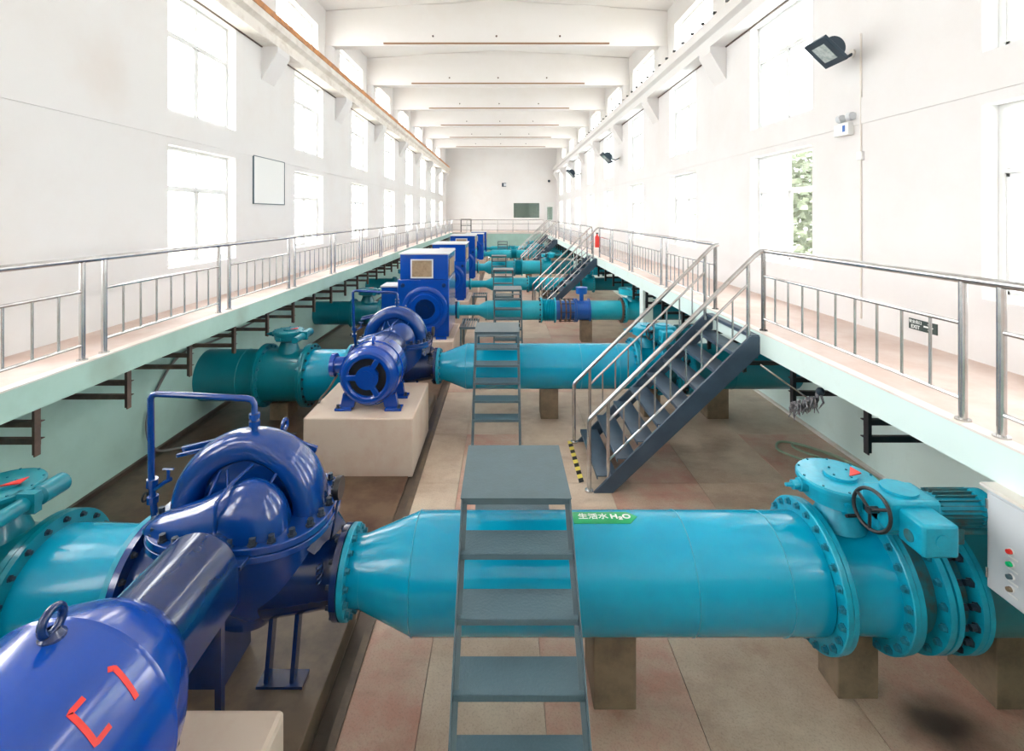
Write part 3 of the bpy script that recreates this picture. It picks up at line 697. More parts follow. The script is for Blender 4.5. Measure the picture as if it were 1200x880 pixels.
ZC = .88
def discharge_line(i, y, Rp, lbl, detail=True):
    o = thing('discharge_pipe', 'cyan discharge pipe with tapered end, ' + lbl, 'pipe', (0, y, 0))
    c = (0, y, ZC); sg = 80 if detail else 40
    b = MB(); b.lathe([(-1.16, .235), (-1.06, .245), (-.66, Rp), (2.3, Rp)], c, 'X', sg); b.build('pipe_barrel', CYAN, o)
    rf = .315
    b = MB(); b.lathe([(-1.19, .02), (-1.19, rf - .006), (-1.184, rf), (-1.15, rf), (-1.144, rf - .006), (-1.144, .02)], c, 'X', sg); b.build('flange', CYANB, o)
    if detail: bolts_x(o, -1.144, y, ZC, .28, 16, BOLT_C, 1)
    else: bolts_stuff(o, -1.144, y, ZC, .28, 16, BOLTC, 1)
    for x in ((-.66, 1.36, 2.02) if detail else (-.66,)): MB().ring(x, Rp - .001, .005, c, 'X', sg).build('weld_seam', CYANB, o)
    MB().ring(-1.05, .244, .005, c, 'X', sg).build('weld_seam', CYANB, o)
    v = thing('valve', 'cyan butterfly valve with round gearbox and electric actuator, ' + lbl, 'valve', (2.57, y, 0))
    butterfly_valve(v, 2.35, 2.8, y, ZC, Rp, detail)
    j = thing('dismantling_joint', 'rusty teal dismantling joint between bolted flanges, ' + lbl, 'pipe joint', (3.05, y, 0))
    b = MB(); b.lathe([(2.8, Rp * .97), (3.28, Rp * .97)], c, 'X', sg); b.build('sleeve', RUSTY, j)
    rf = Rp * 1.26
    for x0, x1, m in ((2.802, 2.84, CYANB), (3.0, 3.045, CYANB), (3.06, 3.095, CYANB), (3.22, 3.26, CYANB), (3.265, 3.3, CYANB)):
        MB().lathe([(x0, .3 * Rp), (x0, rf * .985), (x1, rf * .985), (x1, .3 * Rp)], c, 'X', 64 if detail else 32).build('flange', m, j)
    if detail: bolts_x(j, 3.095, y, ZC, rf * .9, 20, BOLT_K2, 1); bolts_x(j, 3.22, y, ZC, rf * .9, 20, BOLT_K2, -1); bolts_x(j, 3.0, y, ZC, rf * .9, 20, BOLT_C, -1)
    else: bolts_stuff(j, 3.22, y, ZC, rf * .9, 20, DARKB, -1)
    p = thing('outlet_pipe', 'dark teal outlet pipe running to the right wall, ' + lbl, 'pipe', (4.2, y, 0))
    b = MB(); b.lathe([(3.3, Rp), (XRB, Rp)], c, 'X', sg); b.build('pipe_barrel', TEAL, p)
    MB().ring(4.05, Rp, .006, c, 'X', sg).build('weld_seam', TEAL, p)
    # concrete supports with saddle tops
    for x0, x1, pos in ((.66, .97, 'under the middle of the pipe'), (2.5, 2.8, 'under the valve'), (3.6, 3.98, 'under the walkway end')):
        rb = Rp + .004
        ylim = .12 if x0 == 2.5 else .2; pts = [(y - ylim, 0), (y + ylim, 0)]; n = 8
        rr = rb if x0 != 2.5 else Rp + .004
        pts += [(y + ylim * (1 - 2 * k / n), ZC - math.sqrt(rr * rr - (ylim * (1 - 2 * k / n)) ** 2)) for k in range(n + 1)]
        s_ = MB(); s_.prism(pts, 0, x0, x1)
        tag(s_.build('support_block', CONC2, None, loc=((x0 + x1) / 2, y, 0), bevel=.008, smooth=False), 'concrete saddle block %s, %s' % (pos, lbl), 'support block')
discharge_line(1, 3.75, .397, 'front row')
discharge_line(2, 8.79, .397, 'second row, behind the big staircase')

# sign on pipe 1
def on_pipe(a, r=.397, y=3.75): return Vector((0, y - (r) * sin(a), ZC + r * cos(a)))
sgn = thing('pipe_sign', 'green arrow sign with white Chinese lettering and H2O on the front cyan pipe', 'sign', (.8, 3.75, 1.28))
b = MB(); a0, a1 = R(-13), R(9); n = 6; vs = []; fs = []
for k in range(n + 1):
    a = a0 + (a1 - a0) * k / n; tip = .07 * (1 - abs(2 * k / n - 1))
    for x in (.535, .965 + tip):
        for rr in (.3975, .4005): p = on_pipe(a, rr); vs.append((x, p.y, p.z))
for k in range(n):
    q = 4 * k; fs += [(q + 1, q + 3, q + 7, q + 5), (q, q + 4, q + 6, q + 2), (q, q + 1, q + 5, q + 4), (q + 2, q + 6, q + 7, q + 3)]
fs += [(0, 2, 3, 1), (4 * n, 4 * n + 1, 4 * n + 3, 4 * n + 2)]
b.add(vs, fs); b.build('arrow_plate', GREEN, sgn, smooth=False)
def text(body, name, m, parent, loc, rot, size, bold=0.0, align='LEFT', sx=1, bend=None):
    cu = bpy.data.curves.new(name, 'FONT'); cu.body = body; cu.size = size; cu.align_x = align; cu.align_y = 'CENTER'; cu.extrude = .0012; cu.offset = bold
    t = bpy.data.objects.new(name, cu); COL.objects.link(t); dg = bpy.context.evaluated_depsgraph_get()
    me = bpy.data.meshes.new_from_object(t.evaluated_get(dg)); COL.objects.unlink(t); bpy.data.objects.remove(t)
    me.materials.clear(); me.materials.append(m)
    if bend:      # wrap the flat lettering around the pipe
        for v in me.vertices:
            a = bend[0] - v.co.y / bend[1]; rr = bend[1] + .001 + v.co.z
            v.co = Vector((v.co.x, -rr * sin(a), rr * cos(a)))
    o = bpy.data.objects.new(name, me); COL.objects.link(o); o.parent = parent; o.location = Vector(loc) - wl(parent); o.rotation_euler = rot; o.scale = (sx, 1, 1)
    return o
text('生活水', 'lettering', SIGNW, sgn, (.575, 3.75, ZC), (0, 0, 0), .078, .001, bend=(R(-2), .401))
text('H₂O', 'lettering', SIGNW, sgn, (.825, 3.75, ZC), (0, 0, 0), .08, .0025, bend=(R(-2), .401), sx=1.0)

# ------------------------------------------------------------------ far discharge lines
def ribbed(o, x0, x1, Rp, y, mt, name='bellows'):
    n = 9; pr = []
    for k in range(n * 4 + 1): pr.append((x0 + (x1 - x0) * k / (n * 4), Rp * (1.1 + .08 * cos(2 * pi * k / 4))))
    MB().lathe(pr, (0, y, ZC), 'X', 36).build(name, mt, o)
def far_line(y, Rp, lbl, xs, joint, valve2, blue=False):
    o = thing('discharge_pipe', 'cyan discharge pipe with stepped taper, ' + lbl, 'pipe', (0, y, 0)); c = (0, y, ZC)
    r0 = Rp * .55
    b = MB(); b.lathe([(-1.36, r0), (xs - .25, r0), (xs, Rp), (joint, Rp)], c, 'X', 36); b.build('pipe_barrel', CYANF, o)
    MB().ring(xs, Rp, .008, c).build('weld_seam', CYANF, o)
    MB().disc(-1.36, -1.31, r0 * 1.6, c, 'X', 28).build('flange', NAVY, o); MB().disc(-1.305, -1.26, r0 * 1.6, c, 'X', 28).build('flange', CYANF, o)
    j = thing('expansion_joint', 'ribbed cyan expansion joint in the pipe, ' + lbl, 'pipe joint', (joint + .2, y, 0))
    ribbed(j, joint + .05, joint + .38, Rp, y, CYANF)
    for x in (joint, joint + .39): MB().disc(x, x + .04, Rp * 1.3, c, 'X', 32).build('flange', CYANF, j)
    bolts_stuff(j, joint, y, ZC, Rp * 1.2, 14, DARKB, -1, .03)
    x = joint + .43
    if blue:
        k = thing('check_valve', 'bright blue valve section with dark tie rods in the third row pipe', 'valve', (x + .3, y, 0))
        MB().lathe([(x, Rp), (x + .98, Rp)], c, 'X', 36).build('valve_body', AZURE, k)
        for q in (.12, .26, .38, .52, .58, .94): MB().disc(x + q, x + q + .035, Rp * 1.22, c, 'X', 32).build('flange', AZURE if q > .5 else BROWNI, k)
        for a in range(8): MB().tube([(x + .1, y + Rp * 1.15 * cos(a * pi / 4), ZC + Rp * 1.15 * sin(a * pi / 4)), (x + .55, y + Rp * 1.15 * cos(a * pi / 4), ZC + Rp * 1.15 * sin(a * pi / 4))], .012, 6).build('tie_rod', DARKB, k)
        MB().lathe([(ZC + Rp, .06), (ZC + Rp + .2, .06)], (x + .75, y, 0), 'Z', 12).build('neck', AZURE, k)
        MB().lathe([(ZC + Rp + .2, .001), (ZC + Rp + .2, .16), (ZC + Rp + .38, .17), (ZC + Rp + .38, .001)], (x + .75, y, 0), 'Z', 16).build('gearbox', AZURE, k)
        x += .98
    p = thing('pipe_spool', 'cyan pipe spool before the gearbox valve, ' + lbl, 'pipe', (x + .3, y, 0))
    xe = valve2
    MB().lathe([(x, Rp), (xe, Rp)], c, 'X', 36).build('pipe_barrel', CYANF, p)
    MB().disc(xe - .12, xe - .08, Rp * 1.3, c, 'X', 32).build('flange', BROWNI, p)
    v = thing('valve', 'cyan butterfly valve with gearbox, ' + lbl, 'valve', (xe + .2, y, 0))
    butterfly_valve(v, xe, xe + .45, y, ZC, Rp * 1.05, False, CYANF, CYANF, gr=.38 if blue else .27)
    q = thing('outlet_pipe', 'dark teal outlet pipe into the right wall, ' + lbl, 'pipe', (4.6, y, 0))
    MB().lathe([(xe + .45, Rp), (XRB, Rp)], c, 'X', 32).build('pipe_barrel', TEAL, q)
    s_ = MB(); s_.box(joint + (1.15 if blue else .6), joint + (1.45 if blue else .9), y - .18, y + .18, 0, ZC - Rp * .96)
    tag(s_.build('support_block', CONC2, None, loc=(joint + 1, y, 0), smooth=False), 'squat concrete block under the pipe, ' + lbl, 'support block')
far_line(13.9, .275, 'third row', -.45, 1.05, 3.45, True)
far_line(19.1, .25, 'fourth row', -.45, .95, 3.1)
far_line(25.1, .35, 'fifth row', -.75, .55, 2.0)
far_line(33.5, .29, 'sixth row', -.75, .5, 1.8)
far_line(38.9, .2, 'seventh row, at the far end', -.9, .5, 1.8)

# ------------------------------------------------------------------ suction lines (left)
def suction_line(y, Rs, lbl, detail=True, zc=.72, xe=-2.735):
    c = (0, y, zc); sg = 72 if detail else 36
    o = thing('suction_inlet_pipe', 'dark teal suction pipe coming out of the left wall, ' + lbl, 'pipe', (-4.9, y, 0))
    MB().lathe([(XL, Rs), (-4.33, Rs)], c, 'X', sg).build('pipe_barrel', TEAL, o); MB().ring(-4.62, Rs, .007, c, 'X', sg).build('weld_seam', TEAL, o)
    v = thing('suction_valve', 'teal suction butterfly valve with round gearbox and side cylinder, ' + lbl, 'valve', (-3.88, y, 0))
    rf = Rs * 1.22; b = MB(); b.lathe([(-4.28, Rs * 1.04), (-4.2, Rs), (-3.6, Rs), (-3.5, Rs * 1.04)], c, 'X', sg); b.build('valve_body', TEAL, v)
    for x0, x1 in ((-4.33, -4.285), (-4.28, -4.235), (-3.54, -3.495)): MB().disc(x0, x1, rf, c, 'X', 64 if detail else 32).build('flange', TEAL, v)
    if detail: bolts_x(v, -4.235, y, zc, rf * .92, 20, BOLT_C, 1); bolts_x(v, -3.54, y, zc, rf * .92, 20, BOLT_C, -1)
    else: bolts_stuff(v, -4.235, y, zc, rf * .92, 20, BOLTC, 1)
    zt = zc + Rs + .36
    MB().lathe([(zc + Rs * .93, .2), (zt - .2, .13), (zt - .16, .17)], (-3.88, y, 0), 'Z', 20).build('neck', TEAL, v)
    g = gearbox(v, -3.88, y, zt, .26, TEAL, detail)
    MB().tube([(-3.58, y - .45, zt - .08), (-3.58, y - .02, zt - .08), (-3.58, y, zt - .08), (-3.58, y + .2, zt - .08)], [.055, .055, .075, .075], 18).build('drive_cylinder', TEAL, g)
    MB().box(-3.66, -3.5, y - .12, y - .06, zt - .15, zt).build('clamp_plate', TEAL, g, smooth=False)
    p = thing('suction_reducer', 'teal tapering suction pipe leading to the pump, ' + lbl, 'pipe', (-3.1, y, 0))
    MB().disc(-3.49, -3.445, rf, c, 'X', 64 if detail else 32).build('flange', TEAL, p)
    if detail: bolts_x(p, -3.445, y, zc, rf * .92, 20, BOLT_K, 1)
    rings = []
    rp = .36 if detail else .28; zp = zc + Rs - rp
    for t in (0, .12, .25, .5, .75, 1.0):
        x = -3.445 + t * (xe - .04 + 3.445); tt = max(0, (t - .12) / .88); r = Rs + (rp - Rs) * tt; zz = zc + (Rs - r)
        rings.append([Vector((x, y + r * cos(2 * pi * k / sg), zz + r * sin(2 * pi * k / sg))) for k in range(sg)])
    MB().loft(rings, False).build('eccentric_cone', TEAL if not detail else CYAN, p)
    MB().disc(xe - .04, xe, rp * 1.25, (0, y, zp), 'X', 56).build('flange', CYANB, p)
    b = MB(); b.box(-4.12, -3.8, y - .22, y + .2, -.012, zc - Rs * .98)
    tag(b.build('support_block', CONC2, None, loc=(-3.96, y, 0), smooth=False, bevel=.01), 'short concrete block under the suction valve, ' + lbl, 'support block')
    return zp
for yy, l in ((3.75, 'front row'), (8.79, 'second row'), ): suction_line(yy, .45, l)
for yy, l, r in ((13.9, 'third row', .33), (19.1, 'fourth row', .3)): suction_line(yy, r, l, False, .8, -2.53)

# ------------------------------------------------------------------ split-case pump
PX, PY, PZ = -1.95, 3.75, 1.33
def superring(z, rx, ry, n=48, cx=PX, cy=PY, p=2.4):
    out = []
    for k in range(n):
        a = 2 * pi * k / n; ca, sa = cos(a), sin(a)
        out.append(Vector((cx + rx * math.copysign(abs(ca) ** (2 / p), ca), cy + ry * math.copysign(abs(sa) ** (2 / p), sa), z)))
    return out
def pump(label):
    o = thing('split_case_pump', label, 'pump', (PX, PY, 0), 'blue split-case pumps')
    # lower casing bowl
    b = MB(); b.loft([superring(PZ - .04, .52, .46), superring(PZ - .2, .52, .44), superring(PZ - .42, .47, .36), superring(PZ - .62, .36, .27), superring(PZ - .78, .2, .18)])
    b.build('lower_casing', BLUE, o)
    # nozzles
    b = MB(); b.lathe([(PX + .2, .3), (-1.45, .26), (-1.3, .235), (-1.24, .235)], (0, PY, .88), 'X', 48); b.lathe([(-1.24, .02), (-1.24, .315), (-1.195, .315), (-1.195, .02)], (0, PY, .88), 'X', 56)
    dn = b.build('discharge_nozzle', NAVY, o)
    b = MB(); b.add([(-1.5, 4.1, PZ - .03), (-1.42, 3.95, PZ - .05), (-1.26, 3.9, 1.14), (-1.4, 3.6, 1.1), (-1.9, 4.1, 1.0), (-1.6, 3.55, PZ - .06), (-1.9, 4.1, PZ - .05)], [(0, 1, 2), (1, 5, 3, 2), (0, 2, 4, 6), (2, 3, 4), (0, 1, 5, 6), (3, 5, 6, 4)]); b.build('casing_shoulder', NAVY, o)
    zp = .81
    b = MB(); b.lathe([(-2.2, .36), (-2.6, .36), (-2.68, .36)], (0, PY, zp), 'X', 48); b.lathe([(-2.685, .02), (-2.685, .45), (-2.733, .45), (-2.733, .02)], (0, PY, zp), 'X', 56)
    b.build('suction_nozzle', BLUE, o); bolts_x(o, -2.685, PY, zp, .41, 16, BOLT_K, 1); bolts_x(o, -1.24, PY, .88, .285, 12, BOLT_K, -1)
    # split flanges
    def fl(z0, z1, k=1.0):
        b = MB(); a = superring(z0, .655 * k, .53 * k, 56, p=2.7); c = superring(z1, .655 * k, .53 * k, 56, p=2.7); b.loft([a, c]); return b
    fl(PZ - .045, PZ).build('lower_split_flange', BLUE, o, bevel=.004); up = fl(PZ + .004, PZ + .055, .99).build('upper_split_flange', BLUE, o, bevel=.006)
    ringp = superring(PZ + .055, .605, .483, 200, p=2.7)
    # evenly spaced nuts round the flange
    L = [0]; 
    for i in range(200): L.append(L[-1] + (ringp[(i + 1) % 200] - ringp[i]).length)
    nb = 28
    for k in range(nb):
        t = L[-1] * k / nb; i = max(j for j in range(201) if L[j] <= t) % 200
        inst('flange_bolt', BOLT_K2, o, ringp[i], (0, 0, .3 * k))
    # upper casing: arch volute
    n = 30; rings = []
    for k in range(n + 1):
        t = pi * k / n; w = .135 + .05 * abs(cos(t)); maj = .455; c0 = Vector((PX + .0 + maj * cos(t) * 1.0, PY + .02, PZ + .05 + maj * 1.02 * sin(t)))
        rd = Vector((cos(t), 0, sin(t))); tr = .115
        rings.append([c0 + rd * tr * math.copysign(abs(cos(a)) ** .8, cos(a)) + Vector((0, w, 0)) * math.copysign(abs(sin(a)) ** .8, sin(a)) for a in [2 * pi * q / 20 for q in range(20)]])
    MB().loft(rings).build('volute_arch', BLUE, o, ang=60)
    # web behind ribs
    b = MB(); pts = [(PX + .42 * cos(pi * k / 20), PZ + .05 + .43 * sin(pi * k / 20)) for k in range(21)]; b.prism(pts, 1, PY - .04, PY + .08); b.build('web', BLUE, o)
    # suction chamber domes, front and back
    for sg, nm in ((-1, 'front_dome'), (1, 'rear_dome')):
        cy = PY + sg * .27
        prof = [(-.6, .02, .05), (-.56, .06, .085), (-.46, .11, .125), (-.34, .15, .155), (-.2, .2, .18), (-.08, .26, .195), (.03, .315, .205), (.13, .34, .21), (.21, .33, .2), (.29, .285, .18), (.355, .21, .14), (.395, .12, .09), (.41, .01, .01)]
        sp = spline(prof, 4); rings = [[Vector((PX + p[0], cy + p[2] * cos(pi * q / 16), PZ + .05 + p[1] * sin(pi * q / 16))) for q in range(17)] + [Vector((PX + p[0], cy, PZ + .04))] for p in sp]
        b = MB(); b.loft(rings)
        d = b.build(nm, BLUE, o, ang=60)
        b = MB(); b.lathe([(sg * .35, .12), (sg * .52, .15), (sg * .55, .15), (sg * .55, .11), (sg * .66, .11), (sg * .66, .05), (sg * .7, .045)], (PX, PY, PZ), 'Y', 28) if sg > 0 else b.lathe([(-.7, .045), (-.66, .05), (-.66, .11), (-.55, .11), (-.55, .15), (-.52, .15), (-.35, .12)], (PX, PY, PZ), 'Y', 28)
        b.build('bearing_housing', NAVY, o)
    b = MB(); b.lathe([(-.60, .1105), (-.60, .118), (-.575, .118), (-.575, .1105)], (PX, PY, PZ), 'Y', 28, -.7, .7); b.build('red_grease_cap', RED, o)
    MB().box(PX + .12, PX + .26, PY - .62, PY - .5, PZ - .01, PZ + .02).build('seal_bracket', NAVY, o, bevel=.006)
    # ribs
    for (xa, za, xb_, zb) in ((PX - .17, PZ + .33, PX - .2, PZ + .12), (PX + .27, PZ + .34, PX + .2, PZ + .2), (PX - .12, PZ + .33, PX + .0, PZ + .2)):
        MB().tube([(xa, PY - .1, za + .04), (xb_, PY - .3, zb + .03)], .012, 8).build('rib', BLUE, o)
    # flush line
    MB().tube([(PX + .08, PY - .12, PZ + .42), (PX + .03, PY - .3, PZ + .385), (PX + .0, PY - .44, PZ + .33), (PX + .0, PY - .455, PZ + .3), (PX + .0, PY - .46, PZ + .05)], .014, 10).build('flush_line', BLUE, o)
    # lifting wings
    for sg, x0, x1 in ((-1, PX - .68, PX - .2), (1, PX + .42, PX + .08)):
        b = MB(); b.bar((x0, PY + .24, PZ + .36), (x1, PY + .24, PZ + .47), .035, .05); b.bar((x0, PY + .17, PZ + .345), (x1, PY + .17, PZ + .455), .03, .03); b.build('lifting_wing', BLUE, o, bevel=.006)
    b = MB(); b.torus((PX + .12, PY + .32, PZ + .53), .045, .014, 'X', 18, 8); b.build('lifting_eye', BLUE, o)
    # feet
    for x in (PX + .25, PX + .44):
        b = MB(); b.bar((x - .02, PY - .08, .78), (x - .05, PY - .14, .15), .03, .075, (0, 1, 0)); b.build('foot_leg', NAVY, o, smooth=False)
    b = MB(); b.box(PX + .14, PX + .48, PY - .2, PY - .06, .15, .17); b.build('foot_plate', NAVY, o, smooth=False)
    b = MB(); b.prism([(PX - .5, .15), (PX - .1, .15), (PX - .12, .75), (PX - .4, .75)], 1, PY - .2, PY + .2); b.build('pedestal', NAVY, o, smooth=False)
    # pressure gauge on coil
    b = MB(); b.tube([(-1.33, PY - .02, 1.1), (-1.31, PY - .02, 1.2), (-1.275, PY + .02, 1.44)], .009, 8); b.build('gauge_stem', NAVY, o)
    cp = [(-1.33 + .045 * cos(k * .7), PY - .24, 1.05 + .045 * sin(k * .7) - k * .001) for k in range(30)]
    cp = [(-1.32 + .04 * sin(k * .6) * .4, PY - .26 + .04 * cos(k * .6), 1.12 - k * .0035) for k in range(40)]
    MB().tube(cp, .006, 6).build('siphon_coil', NAVY, o)
    b = MB(); b.disc(-1.295, -1.255, .085, (0, PY + .02, 1.50), 'X', 28); b.build('pressure_gauge', BLACK, o)
    # priming pipe loop
    b = MB(); b.tube([(PX + .03, PY, PZ + .6), (PX + .03, PY, PZ + .83), (PX + .01, PY, PZ + .86), (PX - .03, PY, PZ + .87), (-2.66, PY, PZ + .905), (-2.7, PY, PZ + .9), (-2.72, PY, PZ + .87), (-2.70, PY - .02, PZ + .25), (-2.66, PY - .03, PZ - .1)], 0.024, 12)
    vp = b.build('priming_pipe', BLUE, o)
    for (q0, q1) in (((PX + .03, PY, PZ + .66), (PX + .03, PY, PZ + .7)), ((PX + .03, PY, PZ + .72), (PX + .03, PY, PZ + .755)), ((-2.70, PY - .015, PZ + .2), (-2.695, PY - .015, PZ + .26)), ((-2.69, PY - .02, PZ + .08), (-2.69, PY - .02, PZ + .13))):
        MB().tube([q0, q1], .04, 10).build('pipe_fitting', BLUE, vp)
    b = MB(); b.tube([(-2.69, PY - .02, PZ + .17), (-2.59, PY - .02, PZ + .24), (-2.55, PY - .02, PZ + .26)], .016, 8); b.tube([(-2.57, PY - .02, PZ + .25), (-2.57, PY - .02, PZ + .33)], .012, 8); b.tube([(-2.61, PY - .02, PZ + .335), (-2.53, PY - .02, PZ + .335)], .009, 8); b.build('drain_tap', BLUE, vp)
    b = MB(); b.torus((-2.75, PY - .02, PZ + .12), .03, .008, 'X', 14, 6); b.build('valve_handle', BLACK, vp)
    return o
p1 = pump('large glossy cobalt blue split-case pump in the front row')
p2 = copy_tree(p1, None, 'second cobalt blue split-case pump, behind the blue motor on its concrete base', (PX, 8.79, 0))
b = MB(); b.box(-2.55, -1.32, 3.1, 4.35, -.03, .15); tag(b.build('pump_plinth', PLINTH, None, loc=(-1.95, 3.75, 0), bevel=.01, smooth=False), 'low stained concrete plinth under the front pump', 'plinth')
b = MB(); b.box(-2.55, -1.32, 8.25, 9.4, -.03, .15); tag(b.build('pump_plinth', PLINTH, None, loc=(-1.95, 8.79, 0), bevel=.01, smooth=False), 'low concrete plinth under the second pump', 'plinth')
for yy, l in ((13.9, 'third'), (19.1, 'fourth'), (25.1, 'fifth'), (33.5, 'sixth'), (38.9, 'seventh')):
    copy_tree(p1, None, 'cobalt blue split-case pump in the %s row, mostly hidden behind its boxy motor' % l, (-1.93, yy, .22), (.75, .75, .75))
    b = MB(); b.box(-2.5, -1.3, yy - .5, yy + .5, -.02, .22 + .11); tag(b.build('pump_plinth', PLINTH, None, loc=(-1.9, yy, 0), smooth=False), 'low concrete plinth under the pump in the %s row' % l, 'plinth')

# ------------------------------------------------------------------ near motor, coupling guard, base
o = thing('coupling_guard', 'dark blue arched coupling guard between front motor and pump', 'guard', (PX, 2.8, .8))
def arch(r, dz, n=20): return [(PX + r * cos(pi * k / n), PZ + r * sin(pi * k / n)) for k in range(n + 1)] + [(PX - r, PZ - dz), (PX + r, PZ - dz)]
b = MB(); b.prism(arch(.255, .2), 1, 2.5, 3.12); b.build('hood', NAVY, o, bevel=.012, ang=25)
for x in (PX - .2, PX + .2):
    b = MB(); b.box(x - .02, x + .02, 2.98, 3.02, .0, PZ - .2); b.build('leg', NAVY, o, smooth=False)
MB().box(PX + .18, PX + .22, 2.55, 2.6, .78, PZ - .2).build('leg', NAVY, o, smooth=False)
m1 = thing('electric_motor', 'large glossy blue cylindrical motor with red paint marks, front left corner', 'motor', (PX, 1.8, .79))
MZ = 1.325
b = MB(); b.lathe([(.92, .02), (.92, .3), (.98, .47), (1.02, .5), (2.14, .5), (2.146, .494), (2.155, .494), (2.17, .498), (2.3, .455), (2.42, .385), (2.485, .338), (2.5, .31), (2.5, .02)], (PX, 0, MZ), 'Y', 80); b.build('motor_shell', MIDB, m1, ang=28)
b = MB(); b.disc(2.5, 2.515, .29, (PX, 0, MZ), 'Y', 48); b.build('end_ring', BLACK, m1)
for x in (-1, 1):
    b = MB(); b.box(PX + x * .46 - .12, PX + x * .46 + .12, 1.15, 2.1, .79, .83); b.box(PX + x * .43 - .04, PX + x * .43 + .04, 1.2, 2.0, .83, 1.1); b.build('foot', MIDB, m1, bevel=.01)
    inst('foot_bolt', BOLT_K2, m1, (PX + x * .52, 2.0, .83))
ey = MB(); ey.torus((PX + .03, 2.07, MZ + .5 + .065), .05, .018, 'X', 28, 12); ey.lathe([(MZ + .49, .05), (MZ + .505, .05), (MZ + .53, .028)], (PX + .03, 2.07, 0), 'Z', 18); ey.build('lifting_eye', NAVY, m1)
def stroke(pts, w, rr):
    """a painted stroke lying on the motor shell; pts = (y, angle from top towards +x)"""
    b = MB(); P = []
    for i in range(len(pts) - 1):
        for k in range(8):
            t = k / 8; P.append((pts[i][0] + (pts[i + 1][0] - pts[i][0]) * t, (pts[i][1] + (pts[i + 1][1] - pts[i][1]) * t) * rr))
    P.append((pts[-1][0], pts[-1][1] * rr)); vs = []; fs = []
    for i, (y, u) in enumerate(P):
        a = P[max(0, i - 1)]; c = P[min(len(P) - 1, i + 1)]; d = Vector((c[0] - a[0], c[1] - a[1])).normalized(); nrm = Vector((-d[1], d[0])) * w / 2
        for s_ in (1, -1):
            yy, uu = y + nrm[0] * s_, u + nrm[1] * s_
            for r_ in (rr + .0005, rr + .0025): vs.append((PX + r_ * sin(uu / rr), yy, MZ + r_ * cos(uu / rr)))
    for i in range(len(P) - 1):
        q = 4 * i; fs += [(q + 1, q + 3, q + 7, q + 5), (q, q + 4, q + 6, q + 2), (q, q + 1, q + 5, q + 4), (q + 2, q + 6, q + 7, q + 3)]
    return b.add(vs, fs)
STROKES = [[(1.908, .652), (1.845, .65), (1.84, .951), (1.908, .951)], [(2.024, .649), (2.043, .683), (2.031, .989)]]
for s_ in STROKES: stroke(s_, .022, .5).build('red_paint_mark', RED, m1)
b = MB(); b.box(-2.78, -1.25, .6, 2.79, -.03, .79); tag(b.build('motor_base', CONC, None, loc=(-2, 1.8, 0), bevel=.03, smooth=False), 'beige concrete base under the front left motor', 'concrete base')
MB_y = MB(); MB_y.tube([(-2.15, 2.95, .05), (-2.15, 2.95, .6), (-2.15, 2.95, .62)], .03, 10); MB_y.tube([(-2.5, 2.95, .1), (-1.75, 2.95, .1)], .03, 10)
tag(MB_y.build('drain_pipe', YELP, None, loc=(-2.15, 2.95, 0)), 'small ochre drain pipe behind the front motor base', 'pipe')

# second motor on its block
b = MB(); b.box(-2.78, -1.26, 6.74, 8.19, -.03, .79); tag(b.build('motor_base', CONC, None, loc=(-2, 7.4, 0), bevel=.02, smooth=False), 'tall beige concrete base under the second blue motor', 'concrete base')
m2 = thing('electric_motor', 'blue electric motor with slotted round end cover on the tall concrete base', 'motor', (PX, 7.3, .79))
Z2 = 1.28
b = MB(); b.lathe([(7.0, .27), (6.95, .275), (6.93, .30), (6.93, .34), (6.95, .375), (7.0, .405), (7.05, .41), (7.06, .435), (7.62, .43), (7.66, .38), (7.7, .3), (7.7, .02)], (PX, 0, Z2), 'Y', 64); b.build('motor_shell', MIDB, m2, ang=28)
b = MB(); b.disc(6.99, 7.0, .33, (PX, 0, Z2), 'Y', 40); b.build('slot_recess', BLACK, m2)
b = MB(); b.disc(6.925, 6.99, .165, (PX, 0, Z2), 'Y', 32); b.disc(6.91, 6.925, .105, (PX, 0, Z2), 'Y', 32); h_ = b.build('shaft_cap', MIDB, m2)
for k in range(3):
    a = R(60 + 120 * k); b = MB(); b.obox((PX + .2 * cos(a), 6.955, Z2 + .2 * sin(a)), (.2, .05, .08), Matrix.Rotation(-a, 3, 'Y')); b.build('cover_spoke', MIDB, m2, bevel=.01)
MB().lathe([(7.3, .431), (7.3, .445), (7.33, .445), (7.33, .431)], (PX, 0, Z2), 'Y', 64).build('band', MIDB, m2)
for x in (-1, 1):
    for ya_, yb_ in ((6.98, 7.16), (7.46, 7.63)):
        b = MB(); b.box(PX + x * .36 - .12, PX + x * .36 + .12, ya_, yb_, .79, .825); b.prism([(PX + x * .42, .82), (PX + x * .22, .82), (PX + x * .2, .93), (PX + x * .38, 1.02)], 1, ya_ + .07, yb_ - .02); b.build('foot', MIDB, m2, bevel=.006, smooth=False)
    inst('foot_bolt', BOLT_K2, m2, (PX + x * .44, 7.02, .825)); inst('foot_bolt', BOLT_K2, m2, (PX + x * .44, 7.5, .825))
b = MB(); b.lathe([(-.43, .12), (-.56, .12), (-.56, .17), (-.62, .17), (-.62, .001)], (PX, 7.3, Z2 + .08), 'X', 28); b.build('terminal_box', MIDB, m2)
b = MB(); b.torus((PX + .03, 7.2, Z2 + .48), .05, .017, 'X', 22, 10); b.build('lifting_eye', MIDB, m2)
MB().tube([(-2.5, 7.32, 1.2), (-2.62, 7.3, 1.0), (-2.75, 7.3, .85), (-2.84, 7.25, .5), (-2.86, 7.2, .1), (-2.9, 7.1, -.01)], .016, 8).build('supply_cable', HOSEK, m2)
o = thing('coupling_guard', 'glossy blue arched coupling guard behind the second motor', 'guard', (PX, 8.0, .8))
